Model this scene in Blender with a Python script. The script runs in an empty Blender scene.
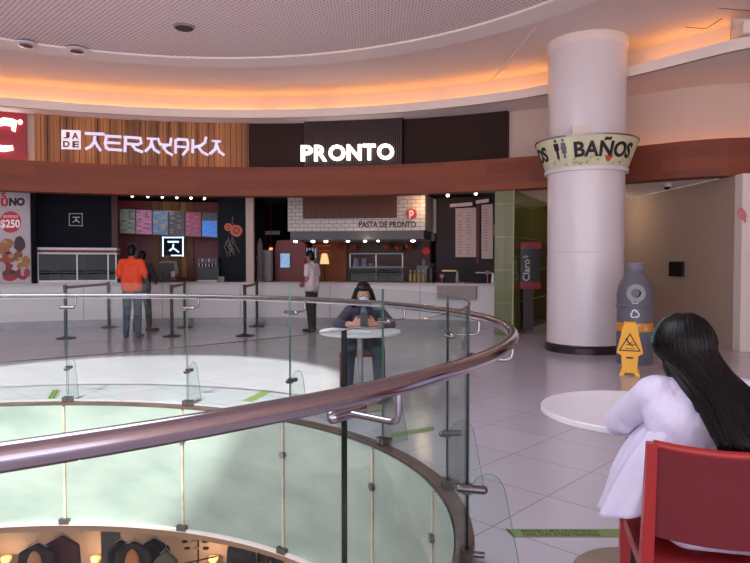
import bpy, bmesh, math, random
from mathutils import Vector, Matrix, noise
random.seed(7)
PI = math.pi
COL = bpy.context.scene.collection
H0 = 1.37; F = 627.0; TH = math.atan(18.5/F)
CX, CY = -2.35, 1.75                # centre of the curved shop front

# ------------------------------------------------------------------ camera
cam = bpy.data.cameras.new('camera'); co = bpy.data.objects.new('camera', cam); COL.objects.link(co)
co.location = (0, 0, H0); co.rotation_euler = (PI/2-TH, 0, 0)
cam.sensor_width = 36; cam.lens = F/750*36; cam.clip_start = .05; cam.clip_end = 200
bpy.context.scene.camera = co

def S(px, py, d):
    u = (px-375)/F; v = (281.5-py)/F
    a = math.cos(TH)+v*math.sin(TH); b = -math.sin(TH)+v*math.cos(TH)
    t = d/a
    return Vector((u*t, d, H0+b*t))
def G(px, py, z=0.0):               # point of the photo on the horizontal plane z
    u = (px-375)/F; v = (281.5-py)/F
    a = math.cos(TH)+v*math.sin(TH); b = -math.sin(TH)+v*math.cos(TH)
    t = (z-H0)/b
    return Vector((u*t, a*t, z))
def hit(px, R, py=263):             # where that sight line meets the shop-front circle of radius R
    u = (px-375)/F; v = (281.5-py)/F
    k = u/(math.cos(TH)+v*math.sin(TH))
    A = k*k+1; B = 2*(-k*CX-CY); C = CX*CX+CY*CY-R*R
    d = (-B+math.sqrt(B*B-4*A*C))/2/A
    return (k*d, d)
def phi(px, R):
    x, y = hit(px, R); return math.atan2(x-CX, y-CY)
def zpx(px, py, R):
    x, y = hit(px, R, py); return S(px, py, y).z
def pt(ph, R, z): return Vector((CX+R*math.sin(ph), CY+R*math.cos(ph), z))

# ------------------------------------------------------------------ materials
def lin(c):
    return tuple((x/12.92 if x <= .04045 else ((x+.055)/1.055)**2.4) for x in [v/255 for v in c])+(1,)
MATS = {}
def pm(name, rgb, rough=.5, metal=0, var=.06, scale=8, bump=0, bscale=40, emit=0, coat=0, stretch=None, spec=.5):
    if name in MATS: return MATS[name]
    m = bpy.data.materials.new(name); m.use_nodes = True; nt = m.node_tree; N = nt.nodes; L = nt.links
    b = N['Principled BSDF']; c = lin(rgb)
    b.inputs['Roughness'].default_value = rough; b.inputs['Metallic'].default_value = metal
    b.inputs['Coat Weight'].default_value = coat; b.inputs['Specular IOR Level'].default_value = spec
    tc = N.new('ShaderNodeTexCoord'); mp = N.new('ShaderNodeMapping'); L.new(tc.outputs['Object'], mp.inputs[0])
    if stretch: mp.inputs['Scale'].default_value = stretch
    nz = N.new('ShaderNodeTexNoise'); nz.inputs['Scale'].default_value = scale; nz.inputs['Detail'].default_value = 3
    L.new(mp.outputs[0], nz.inputs['Vector'])
    mx = N.new('ShaderNodeMixRGB'); L.new(nz.outputs['Fac'], mx.inputs[0])
    mx.inputs[1].default_value = tuple(v*(1-var*2) for v in c[:3])+(1,)
    mx.inputs[2].default_value = tuple(min(1, v*(1+var*2)) for v in c[:3])+(1,)
    L.new(mx.outputs[0], b.inputs['Base Color'])
    if emit:
        L.new(mx.outputs[0], b.inputs['Emission Color']); b.inputs['Emission Strength'].default_value = emit
    if bump:
        n2 = N.new('ShaderNodeTexNoise'); n2.inputs['Scale'].default_value = bscale; L.new(mp.outputs[0], n2.inputs['Vector'])
        bp = N.new('ShaderNodeBump'); bp.inputs['Strength'].default_value = bump; bp.inputs['Distance'].default_value = .02
        L.new(n2.outputs['Fac'], bp.inputs['Height']); L.new(bp.outputs[0], b.inputs['Normal'])
    MATS[name] = m
    return m
def mathn(nt, op, a, b=None):
    n = nt.nodes.new('ShaderNodeMath'); n.operation = op
    for i, v in enumerate((a, b)):
        if v is None: continue
        if isinstance(v, (int, float)): n.inputs[i].default_value = v
        else: nt.links.new(v, n.inputs[i])
    return n.outputs[0]

def floor_mat():
    m = pm('floor_tile', (190, 184, 196), .16, var=.03, scale=1.2)
    nt = m.node_tree; N = nt.nodes; L = nt.links; b = N['Principled BSDF']
    g = N.new('ShaderNodeNewGeometry'); sp = N.new('ShaderNodeSeparateXYZ'); L.new(g.outputs['Position'], sp.inputs[0])
    x, y = sp.outputs[0], sp.outputs[1]
    masks = []; cells = []
    for (ax, ay, o) in ((.725, -.688, 1.774), (.688, .725, -2.76)):
        u = mathn(nt, 'ADD', mathn(nt, 'ADD', mathn(nt, 'MULTIPLY', x, ax), mathn(nt, 'MULTIPLY', y, ay)), o+58)
        u = mathn(nt, 'DIVIDE', u, .58)
        fr = mathn(nt, 'FRACT', u); cells.append(mathn(nt, 'FLOOR', u))
        d = mathn(nt, 'ABSOLUTE', mathn(nt, 'SUBTRACT', fr, .5))
        masks.append(mathn(nt, 'GREATER_THAN', d, .5-.0045))
    mk = mathn(nt, 'MAXIMUM', masks[0], masks[1])
    wn = N.new('ShaderNodeTexWhiteNoise'); cb = N.new('ShaderNodeCombineXYZ'); L.new(cells[0], cb.inputs[0]); L.new(cells[1], cb.inputs[1]); L.new(cb.outputs[0], wn.inputs['Vector'])
    base = b.inputs['Base Color'].links[0].from_socket
    hv = N.new('ShaderNodeHueSaturation'); L.new(base, hv.inputs['Color'])
    L.new(mathn(nt, 'ADD', mathn(nt, 'MULTIPLY', wn.outputs['Value'], .06), .96), hv.inputs['Value'])
    mx = N.new('ShaderNodeMixRGB'); L.new(mk, mx.inputs[0]); L.new(hv.outputs[0], mx.inputs[1]); mx.inputs[2].default_value = lin((98, 94, 100))
    L.new(mx.outputs[0], b.inputs['Base Color'])
    L.new(mathn(nt, 'ADD', mathn(nt, 'MULTIPLY', mk, .5), .17), b.inputs['Roughness'])
    return m
def perf_mat():
    m = pm('perforated_ceiling', (226, 206, 204), .8, var=.02)
    nt = m.node_tree; N = nt.nodes; L = nt.links; b = N['Principled BSDF']
    g = N.new('ShaderNodeNewGeometry'); sp = N.new('ShaderNodeSeparateXYZ'); L.new(g.outputs['Position'], sp.inputs[0])
    x, y = sp.outputs[0], sp.outputs[1]
    ds = []
    for (ax, ay) in ((.7, .7), (.7, -.7)):
        u = mathn(nt, 'ADD', mathn(nt, 'ADD', mathn(nt, 'MULTIPLY', x, ax), mathn(nt, 'MULTIPLY', y, ay)), 50)
        fr = mathn(nt, 'SUBTRACT', mathn(nt, 'FRACT', mathn(nt, 'DIVIDE', u, .062)), .5)
        ds.append(mathn(nt, 'MULTIPLY', fr, fr))
    d = mathn(nt, 'LESS_THAN', mathn(nt, 'ADD', ds[0], ds[1]), .05)
    base = b.inputs['Base Color'].links[0].from_socket
    mx = N.new('ShaderNodeMixRGB'); L.new(d, mx.inputs[0]); L.new(base, mx.inputs[1]); mx.inputs[2].default_value = lin((128, 112, 114))
    L.new(mx.outputs[0], b.inputs['Base Color'])
    return m
def wood_mat(name, c1, c2, rough=.45, axis='z', plank=0, scale=3.0):
    m = pm(name, c1, rough, var=.05)
    nt = m.node_tree; N = nt.nodes; L = nt.links; b = N['Principled BSDF']
    g = N.new('ShaderNodeNewGeometry'); sp = N.new('ShaderNodeSeparateXYZ'); L.new(g.outputs['Position'], sp.inputs[0])
    dx = mathn(nt, 'SUBTRACT', sp.outputs[0], CX); dy = mathn(nt, 'SUBTRACT', sp.outputs[1], CY)
    ang = mathn(nt, 'MULTIPLY', mathn(nt, 'ARCTAN2', dx, dy), 11.0)
    cb = N.new('ShaderNodeCombineXYZ'); nz = N.new('ShaderNodeTexNoise'); nz.inputs['Scale'].default_value = scale; nz.inputs['Detail'].default_value = 4
    if axis == 'z':       # upright boards, each its own tone
        cell = mathn(nt, 'FLOOR', mathn(nt, 'DIVIDE', ang, plank))
        wn = N.new('ShaderNodeTexWhiteNoise'); wn.noise_dimensions = '1D'; L.new(cell, wn.inputs['W'])
        L.new(mathn(nt, 'MULTIPLY', ang, 8), cb.inputs[0]); L.new(sp.outputs[2], cb.inputs[2])
        L.new(cb.outputs[0], nz.inputs['Vector'])
        fac = mathn(nt, 'ADD', mathn(nt, 'MULTIPLY', wn.outputs['Value'], .62), mathn(nt, 'MULTIPLY', nz.outputs['Fac'], .4))
    else:                 # lying boards: rows of long veneer sheets
        row = mathn(nt, 'FLOOR', mathn(nt, 'DIVIDE', sp.outputs[2], .19))
        cell = mathn(nt, 'FLOOR', mathn(nt, 'ADD', mathn(nt, 'DIVIDE', ang, 2.2), mathn(nt, 'MULTIPLY', row, .37)))
        wn = N.new('ShaderNodeTexWhiteNoise'); cc = N.new('ShaderNodeCombineXYZ'); L.new(row, cc.inputs[0]); L.new(cell, cc.inputs[1]); L.new(cc.outputs[0], wn.inputs['Vector'])
        L.new(ang, cb.inputs[0]); L.new(mathn(nt, 'MULTIPLY', sp.outputs[2], 14), cb.inputs[2]); L.new(cb.outputs[0], nz.inputs['Vector'])
        fac = mathn(nt, 'ADD', mathn(nt, 'MULTIPLY', wn.outputs['Value'], .4), mathn(nt, 'MULTIPLY', nz.outputs['Fac'], .6))
    mx = N.new('ShaderNodeMixRGB'); L.new(fac, mx.inputs[0]); mx.inputs[1].default_value = lin(c1); mx.inputs[2].default_value = lin(c2)
    L.new(mx.outputs[0], b.inputs['Base Color'])
    return m
def tile_mat(name, c, grout, w, h, rough=.3, off=.5, mort=.07):
    m = pm(name, c, rough, var=.03)
    nt = m.node_tree; N = nt.nodes; L = nt.links; b = N['Principled BSDF']
    g = N.new('ShaderNodeNewGeometry'); sp = N.new('ShaderNodeSeparateXYZ'); L.new(g.outputs['Position'], sp.inputs[0])
    dx = mathn(nt, 'SUBTRACT', sp.outputs[0], CX); dy = mathn(nt, 'SUBTRACT', sp.outputs[1], CY)
    ang = mathn(nt, 'MULTIPLY', mathn(nt, 'ARCTAN2', dx, dy), 12.0)
    cb = N.new('ShaderNodeCombineXYZ'); L.new(ang, cb.inputs[0]); L.new(sp.outputs[2], cb.inputs[1])
    br = N.new('ShaderNodeTexBrick'); L.new(cb.outputs[0], br.inputs['Vector']); br.offset = off
    br.inputs['Scale'].default_value = 1; br.inputs['Brick Width'].default_value = w; br.inputs['Row Height'].default_value = h
    br.inputs['Mortar Size'].default_value = h*mort; br.inputs['Color1'].default_value = lin(c); br.inputs['Color2'].default_value = lin(tuple(v*.96 for v in c)); br.inputs['Mortar'].default_value = lin(grout)
    L.new(br.outputs['Color'], b.inputs['Base Color'])
    return m
def glass_mat(name, tint, refl=1.0, add=.0):
    m = bpy.data.materials.new(name); m.use_nodes = True; nt = m.node_tree; N = nt.nodes; L = nt.links
    N.remove(N['Principled BSDF']); out = N['Material Output']
    tr = N.new('ShaderNodeBsdfTransparent'); tr.inputs[0].default_value = lin(tint)
    gl = N.new('ShaderNodeBsdfGlossy'); gl.inputs['Roughness'].default_value = .02; gl.inputs[0].default_value = (.9, .95, .93, 1)
    fr = N.new('ShaderNodeFresnel'); fr.inputs[0].default_value = 1.5
    nz = N.new('ShaderNodeTexNoise'); nz.inputs['Scale'].default_value = 2.0
    geo = N.new('ShaderNodeNewGeometry')
    f = mathn(nt, 'ADD', mathn(nt, 'MULTIPLY', fr.outputs[0], refl), mathn(nt, 'MULTIPLY', nz.outputs['Fac'], add))
    f = mathn(nt, 'MULTIPLY', f, mathn(nt, 'SUBTRACT', 1.0, geo.outputs['Backfacing']))
    mx = N.new('ShaderNodeMixShader'); L.new(f, mx.inputs[0]); L.new(tr.outputs[0], mx.inputs[1]); L.new(gl.outputs[0], mx.inputs[2])
    L.new(mx.outputs[0], out.inputs[0]); MATS[name] = m
    return m
def frosted_mat():
    m = pm('frosted_glass', (160, 174, 166), .3, var=.05, scale=1.3, coat=.4)
    nt = m.node_tree; N = nt.nodes; L = nt.links; b = N['Principled BSDF']
    base = b.inputs['Base Color'].links[0].from_socket
    # grime clouds
    nz = N.new('ShaderNodeTexNoise'); nz.inputs['Scale'].default_value = 1.7; nz.inputs['Detail'].default_value = 5
    g = N.new('ShaderNodeNewGeometry'); mp = N.new('ShaderNodeMapping'); mp.inputs['Scale'].default_value = (1, 1, 2.2); L.new(g.outputs['Position'], mp.inputs[0]); L.new(mp.outputs[0], nz.inputs['Vector'])
    cr = N.new('ShaderNodeValToRGB'); cr.color_ramp.elements[0].position = .35; cr.color_ramp.elements[0].color = (.62, .7, .68, 1); cr.color_ramp.elements[1].position = .6; cr.color_ramp.elements[1].color = (1, 1, 1, 1)
    L.new(nz.outputs['Fac'], cr.inputs[0])
    mx = N.new('ShaderNodeMixRGB'); mx.blend_type = 'MULTIPLY'; mx.inputs[0].default_value = .6; L.new(base, mx.inputs[1]); L.new(cr.outputs[0], mx.inputs[2])
    L.new(mx.outputs[0], b.inputs['Base Color'])
    return m

M_floor = floor_mat(); M_perf = perf_mat(); M_frost = frosted_mat()
M_glass = glass_mat('clear_glass', (246, 250, 248), .55, .01)
M_case = glass_mat('case_glass', (190, 196, 196), .3, .01)
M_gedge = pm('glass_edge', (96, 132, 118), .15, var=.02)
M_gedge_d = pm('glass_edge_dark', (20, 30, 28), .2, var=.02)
M_steel = pm('brushed_steel', (168, 160, 168), .16, 1, var=.03, scale=3, stretch=(1, 1, 1))
M_steel2 = pm('satin_steel', (150, 146, 150), .35, 1, var=.05)
M_clamp = pm('clamp_steel', (120, 112, 112), .3, 1, var=.05)
M_ceil = pm('ceiling_paint', (228, 208, 202), .8, var=.015, scale=1)
M_rim = pm('ceiling_rim_paint', (236, 222, 216), .75, var=.015, scale=1)
M_wall = pm('wall_paint', (214, 190, 178), .75, var=.02, scale=1)
M_corr = pm('corridor_wallcovering', (176, 154, 138), .8, var=.04, scale=30)
M_band = wood_mat('reddish_veneer', (94, 38, 22), (152, 74, 40), .6, 'x')
M_plank = wood_mat('upright_boards', (84, 46, 26), (206, 136, 76), .55, 'z', .11)
M_slat = pm('dark_slats', (48, 30, 32), .6, var=.15, scale=20, spec=.15)
M_brown = pm('brown_panel', (50, 34, 30), .6, var=.03, spec=.15)
M_white = pm('white_laminate', (222, 216, 218), .35, var=.02)
M_col = pm('column_paint', (226, 218, 222), .28, var=.012, scale=1.5, coat=.2)
M_black = pm('black_plastic', (26, 25, 28), .4, var=.1)
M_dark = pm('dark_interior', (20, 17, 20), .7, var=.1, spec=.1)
M_navy = pm('navy_panel', (22, 23, 36), .6, var=.05, spec=.12)
M_red = pm('red_panel', (118, 17, 27), .45, var=.05)
M_kred = pm('sign_red', (150, 14, 34), .4, var=.03, emit=.06)
M_green = tile_mat('green_glass_tiles', (98, 102, 52), (120, 122, 74), 1.2, .62, .15, 0, .02)
M_green2 = pm('green_glass_wall', (86, 84, 48), .12, var=.06, scale=2)
M_subway = tile_mat('white_brick_tiles', (214, 202, 196), (140, 122, 116), .18, .088, .3)
M_letter = pm('letter_white', (226, 220, 250), .4, emit=.45, var=.01)
M_letter_on = pm('letter_lit', (255, 250, 245), .4, emit=3.0, var=.01)
M_letter_dim = pm('letter_pale', (225, 225, 225), .5, var=.01)
M_bulb = pm('lamp_glow', (255, 225, 185), .4, emit=9, var=.01)
M_bulbw = pm('lamp_glow_white', (255, 245, 235), .4, emit=9, var=.01)
M_cove = pm('cove_led', (255, 178, 92), .4, emit=9, var=.12, scale=1.2)
M_concrete = pm('slab_concrete', (120, 112, 108), .8, var=.08)
M_lowwall = pm('shop_wall', (150, 118, 98), .7, var=.05)
M_base = pm('steel_skirting', (128, 120, 124), .3, .8, var=.12, scale=5)

# ------------------------------------------------------------------ mesh builder
class MB:
    def __init__(s): s.v = []; s.f = []
    def add(s, vs, fs):
        o = len(s.v); s.v += [Vector(v) for v in vs]; s.f += [tuple(i+o for i in f) for f in fs]; return s
    def box(s, c, d, rz=0, M=None):
        x, y, z = [k/2 for k in d]; R = Matrix.Rotation(rz, 3, 'Z')
        vs = [Vector((a, b, e)) for e in (-z, z) for a, b in ((-x, -y), (x, -y), (x, y), (-x, y))]
        vs = [(M @ v if M else R @ v)+Vector(c) for v in vs]
        return s.add(vs, [(3, 2, 1, 0), (4, 5, 6, 7), (0, 1, 5, 4), (1, 2, 6, 5), (2, 3, 7, 6), (3, 0, 4, 7)])
    def hull8(s, lo, hi):            # four low points and four high points, same order (ccw)
        return s.add(list(lo)+list(hi), [(3, 2, 1, 0), (4, 5, 6, 7), (0, 1, 5, 4), (1, 2, 6, 5), (2, 3, 7, 6), (3, 0, 4, 7)])
    def cone(s, p0, p1, r0, r1, n=16):
        p0 = Vector(p0); p1 = Vector(p1); d = (p1-p0)
        if d.length < 1e-6: return s
        d.normalize(); a = d.orthogonal().normalized(); b = d.cross(a)
        vs = [p0+(a*math.cos(t)+b*math.sin(t))*r0 for t in [2*PI*i/n for i in range(n)]]+[p1+(a*math.cos(t)+b*math.sin(t))*r1 for t in [2*PI*i/n for i in range(n)]]
        return s.add(vs, [(i, (i+1) % n, n+(i+1) % n, n+i) for i in range(n)]+[tuple(range(n-1, -1, -1)), tuple(range(n, 2*n))])
    def sph(s, c, r, nu=14, nv=9, M=None):
        r = r if hasattr(r, '__len__') else (r, r, r); vs = []; fs = []
        for j in range(1, nv):
            t = PI*j/nv
            for i in range(nu):
                p = 2*PI*i/nu; v = Vector((r[0]*math.sin(t)*math.cos(p), r[1]*math.sin(t)*math.sin(p), r[2]*math.cos(t)))
                vs.append((M @ v if M else v)+Vector(c))
        top = len(vs); v = Vector((0, 0, r[2])); vs.append((M @ v if M else v)+Vector(c)); v = -v; vs.append((M @ v if M else v)+Vector(c))
        for j in range(nv-2):
            for i in range(nu): fs.append((j*nu+i, (j+1)*nu+i, (j+1)*nu+(i+1) % nu, j*nu+(i+1) % nu))
        for i in range(nu):
            fs.append((top, i, (i+1) % nu)); fs.append((top+1, (nv-2)*nu+(i+1) % nu, (nv-2)*nu+i))
        return s.add(vs, fs)
    def cap(s, p0, p1, r0, r1=None, n=14):
        r1 = r0 if r1 is None else r1
        s.sph(p0, r0, n, 8); s.sph(p1, r1, n, 8); return s.cone(p0, p1, r0, r1, n)
    def tube(s, pts, r, n=12, closed=False):
        pts = [Vector(p) for p in pts]; m = len(pts); vs = []; prev = None
        rr = r if hasattr(r, '__len__') else [r]*m
        for i, p in enumerate(pts):
            if closed: t = pts[(i+1) % m]-pts[i-1]
            else: t = pts[min(i+1, m-1)]-pts[max(i-1, 0)]
            t.normalize()
            if prev is None: a = t.cross(Vector((0, 0, 1))); a = a if a.length > .05 else t.orthogonal(); a.normalize()
            else: a = (prev-t*prev.dot(t)).normalized()
            b = t.cross(a); prev = a
            vs += [p+(a*math.cos(2*PI*k/n)+b*math.sin(2*PI*k/n))*rr[i] for k in range(n)]
        fs = []
        for i in range(m if closed else m-1):
            j = (i+1) % m
            fs += [(i*n+k, i*n+(k+1) % n, j*n+(k+1) % n, j*n+k) for k in range(n)]
        if not closed: fs += [tuple(range(n-1, -1, -1)), tuple((m-1)*n+k for k in range(n))]
        return s.add(vs, fs)
    def lathe(s, prof, c=(0, 0, 0), n=32):
        vs = []; fs = []; m = len(prof); c = Vector(c)
        for r, z in prof: vs += [c+Vector((max(r, 1e-4)*math.cos(2*PI*k/n), max(r, 1e-4)*math.sin(2*PI*k/n), z)) for k in range(n)]
        for i in range(m-1): fs += [(i*n+k, i*n+(k+1) % n, (i+1)*n+(k+1) % n, (i+1)*n+k) for k in range(n)]
        fs += [tuple(range(n-1, -1, -1)), tuple((m-1)*n+k for k in range(n))]
        return s.add(vs, fs)
    def prism(s, poly, fn, d0, d1):  # poly of (u,v); fn(u,v,d) -> point
        n = len(poly); vs = [fn(u, v, d0) for u, v in poly]+[fn(u, v, d1) for u, v in poly]
        return s.add(vs, [tuple(range(n)), tuple(range(2*n-1, n-1, -1))]+[(i, n+i, n+(i+1) % n, (i+1) % n) for i in range(n)])
    def loft(s, A, B, closed=False):
        n = len(A); return s.add(list(A)+list(B), [(i, (i+1) % n, n+(i+1) % n, n+i) for i in range(n if closed else n-1)])
    def arc(s, ph0, ph1, R0, R1, z0, z1, n=None):   # curved slab between two radii and two heights
        n = n or max(1, int(abs(ph1-ph0)/math.radians(1.2))+1); vs = []; fs = []
        for i in range(n+1):
            p = ph0+(ph1-ph0)*i/n; vs += [pt(p, R0, z0), pt(p, R0, z1), pt(p, R1, z1), pt(p, R1, z0)]
        for i in range(n):
            a = 4*i; b = a+4
            for k in range(4): fs.append((a+k, a+(k+1) % 4, b+(k+1) % 4, b+k))
        fs += [(3, 2, 1, 0), (4*n, 4*n+1, 4*n+2, 4*n+3)]
        return s.add(vs, fs)
    def sweep(s, path, off0, off1, z0, z1):         # upright slab along an open path
        A = offset(path, off0); B = offset(path, off1); vs = []; fs = []; n = len(path)
        for a, b in zip(A, B): vs += [Vector((a[0], a[1], z0)), Vector((a[0], a[1], z1)), Vector((b[0], b[1], z1)), Vector((b[0], b[1], z0))]
        for i in range(n-1):
            a = 4*i; b = a+4
            for k in range(4): fs.append((a+k, a+(k+1) % 4, b+(k+1) % 4, b+k))
        e = 4*(n-1); fs += [(3, 2, 1, 0), (e, e+1, e+2, e+3)]
        return s.add(vs, fs)
    def build(s, name, mat, parent=None, smooth=False, local=False, fix=True):
        vs = s.v; org = Vector((0, 0, 0))
        if parent is not None:
            if not local: org = root_world(parent)
        elif not local:
            xs = [v.x for v in vs]; ys = [v.y for v in vs]; zs = [v.z for v in vs]
            org = Vector(((min(xs)+max(xs))/2, (min(ys)+max(ys))/2, min(zs)))
        me = bpy.data.meshes.new(name); me.from_pydata([v-org for v in vs], [], s.f); me.validate()
        if fix:
            bm = bmesh.new(); bm.from_mesh(me); bmesh.ops.recalc_face_normals(bm, faces=bm.faces); bm.to_mesh(me); bm.free()
        if smooth:
            me.polygons.foreach_set('use_smooth', [True]*len(me.polygons))
            if smooth != 'all':
                try: me.set_sharp_from_angle(angle=math.radians(38))
                except Exception: pass
        me.materials.append(mat if not isinstance(mat, str) else MATS[mat])
        o = bpy.data.objects.new(name, me); COL.objects.link(o)
        if parent is not None: o.parent = parent
        elif not local: o.location = org
        return o
def root_world(p):
    w = Vector((0, 0, 0))
    while p is not None: w += p.location; p = p.parent
    return w
def offset(path, off):
    out = []; n = len(path)
    for i in range(n):
        a = Vector(path[max(i-1, 0)]); b = Vector(path[min(i+1, n-1)]); t = (b-a).normalized(); out.append((path[i][0]-t.y*off, path[i][1]+t.x*off))
    return out
def tag(o, label=None, cat=None, group=None, kind=None):
    for k, v in (('label', label), ('category', cat), ('group', group), ('kind', kind)):
        if v: o[k] = v
    return o
def struct(o): o['kind'] = 'structure'; return o
def empty(name, loc, label, cat, group=None, rz=0):
    o = bpy.data.objects.new(name, None); COL.objects.link(o); o.location = loc; o.rotation_euler = (0, 0, rz); o.empty_display_size = .1
    return tag(o, label, cat, group)
def copy_tree(o, parent=None):
    c = o.copy(); COL.objects.link(c); c.parent = parent
    for ch in list(o.children): copy_tree(ch, c)
    return c
def text_mb(txt, w, h, bold=0.0, fn=None, depth=.01, align=True, shear=0, mono=False):
    cu = bpy.data.curves.new('t', 'FONT'); cu.body = txt; cu.size = 1; cu.offset = bold; cu.shear = shear; cu.resolution_u = 3
    o = bpy.data.objects.new('t', cu); COL.objects.link(o)
    bpy.context.view_layer.update()
    me = bpy.data.meshes.new_from_object(o.evaluated_get(bpy.context.evaluated_depsgraph_get()))
    vs = [v.co.copy() for v in me.vertices]; fs = [tuple(p.vertices) for p in me.polygons]
    # boundary edges for the side walls
    from collections import Counter
    ec = Counter(); ed = {}
    for f in fs:
        for i in range(len(f)):
            a, b = f[i], f[(i+1) % len(f)]; k = (min(a, b), max(a, b)); ec[k] += 1; ed[k] = (a, b)
    bpy.data.objects.remove(o); bpy.data.curves.remove(cu); bpy.data.meshes.remove(me)
    x0 = min(v.x for v in vs); x1 = max(v.x for v in vs); y0 = min(v.y for v in vs); y1 = max(v.y for v in vs)
    U = [((v.x-x0)/(x1-x0)*w, (v.y-y0)/(y1-y0)*h) for v in vs]
    n = len(vs); m = MB(); V = [fn(u, v, 0) for u, v in U]+[fn(u, v, depth) for u, v in U]
    m.add(V, fs+[tuple(reversed([i+n for i in f])) for f in fs]+[(ed[k][0], ed[k][1], ed[k][1]+n, ed[k][0]+n) for k in ec if ec[k] == 1])
    return m
def fpx(px0, py1, R):                # text/poly mapper: u to the right and v up in photo pixels, d outward depth in metres
    def fn(u, v, d):
        px, py = px0+u, py1-v
        x, y = hit(px, R, py); z = S(px, py, y).z; ph = math.atan2(x-CX, y-CY)
        return pt(ph, R-d, z)
    return fn
def textF(txt, px0, py0, px1, py1, R, depth=.03, bold=0, slope=0, **k):
    base = fpx(px0, py1, R)
    fn = (lambda u, v, d: base(u, v-slope*u/(px1-px0), d))
    return text_mb(txt, px1-px0, py1-py0, bold, fn, depth, **k)
def panelF(m, px0, px1, z0, z1, R0, R1): return m.arc(phi(px0, R0), phi(px1, R0), R0, R1, z0, z1)
def stroke(m, pts, w, fn, d0, d1):   # a pen stroke of quads in (u,v)
    for (a, b) in zip(pts[:-1], pts[1:]):
        a = Vector(a); b = Vector(b); t = (b-a).normalized(); nrm = Vector((-t.y, t.x))*w/2; e = t*w*.35
        m.prism([(a-e+nrm)[:], (a-e-nrm)[:], (b+e-nrm)[:], (b+e+nrm)[:]], fn, d0, d1)
# ------------------------------------------------------------------ smooth solids (remeshed unions)
def blob(name, prims, vox, mat, parent, smooth_it=4, local=False):
    m = MB()
    for p in prims:
        if p[0] == 'c': m.cap(p[1], p[2], p[3], p[4] if len(p) > 4 else p[3])
        elif p[0] == 'e': m.sph(p[1], p[2], 20, 12, p[3] if len(p) > 3 else None)
        elif p[0] == 'b': m.box(p[1], p[2], 0, p[3] if len(p) > 3 else None)
    org = root_world(parent) if (parent is not None and not local) else Vector((0, 0, 0))
    me = bpy.data.meshes.new(name); me.from_pydata([v-org for v in m.v], [], m.f); me.validate()
    bm = bmesh.new(); bm.from_mesh(me); bmesh.ops.recalc_face_normals(bm, faces=bm.faces); bm.to_mesh(me); bm.free()
    t = bpy.data.objects.new('tmp', me); COL.objects.link(t)
    r = t.modifiers.new('r', 'REMESH'); r.mode = 'VOXEL'; r.voxel_size = vox; r.use_smooth_shade = True
    if smooth_it:
        s = t.modifiers.new('s', 'SMOOTH'); s.iterations = smooth_it; s.factor = .5
    bpy.context.view_layer.update()
    nm = bpy.data.meshes.new_from_object(t.evaluated_get(bpy.context.evaluated_depsgraph_get()))
    bpy.data.objects.remove(t); bpy.data.meshes.remove(me)
    nm.name = name; nm.polygons.foreach_set('use_smooth', [True]*len(nm.polygons)); nm.materials.clear(); nm.materials.append(mat)
    o = bpy.data.objects.new(name, nm); COL.objects.link(o); o.parent = parent
    return o
#@@BODY
# ================================================================== SETTING
EX, EY, EA, EB = -2.95, 3.35, 3.43, 2.78        # oval opening: centre and half axes at the glass line
def ell(t, off=0.0, z=0.0): return Vector((EX+(EA+off)*math.cos(t), EY+(EB+off)*math.sin(t), z))
def enorm(t):
    n = Vector((math.cos(t)/EA, math.sin(t)/EB, 0)); return n.normalized()
def slab_ring(name, zt, zb, off, mat, rect, n=128):
    m = MB(); x0, x1, y0, y1 = rect; inn = []; out = []
    for i in range(n):
        t = 2*PI*i/n; inn.append(ell(t, off, 0))
        d = Vector((math.cos(t), math.sin(t))); ks = []
        if d.x > 1e-6: ks.append((x1-EX)/d.x)
        if d.x < -1e-6: ks.append((x0-EX)/d.x)
        if d.y > 1e-6: ks.append((y1-EY)/d.y)
        if d.y < -1e-6: ks.append((y0-EY)/d.y)
        k = min(ks); out.append(Vector((EX+d.x*k, EY+d.y*k, 0)))
    for (cxn, cyn) in ((x0, y0), (x0, y1), (x1, y0), (x1, y1)):   # snap the nearest outline point onto each corner
        j = min(range(n), key=lambda i: (out[i]-Vector((cxn, cyn, 0))).length); out[j] = Vector((cxn, cyn, 0))
    T = Vector((0, 0, zt)); B = Vector((0, 0, zb)); vs = [p+T for p in inn]+[p+T for p in out]+[p+B for p in inn]+[p+B for p in out]; fs = []
    for i in range(n):
        j = (i+1) % n
        fs += [(i, n+i, n+j, j), (2*n+i, 2*n+j, 3*n+j, 3*n+i), (i, j, 2*n+j, 2*n+i), (n+i, 3*n+i, 3*n+j, n+j)]
    m.add(vs, fs); return struct(m.build(name, mat))
RECT = (-13, 8.4, -6, 16.5)
slab_ring('floor', 0, -.28, -.05, M_floor, RECT)
slab_ring('ceiling', -1.2, -1.26, -.05, M_lowwall, RECT)      # ceiling of the storey below
m = MB(); m.box((-2.3, 5.2, -4.65), (21.4, 22.5, .1)); struct(m.build('floor', pm('lower_floor', (150, 128, 112), .3)))

# walls closing the hall (left, right), wide open to daylight behind the viewer
m = MB(); m.box((-12.5, 1.2, 2.45), (.2, 14.4, 4.9)); struct(m.build('wall_left', M_wall))
m = MB(); m.box((8.3, 2.1, 2.45), (.2, 16.2, 4.9)); struct(m.build('wall_right', M_wall))

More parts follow.
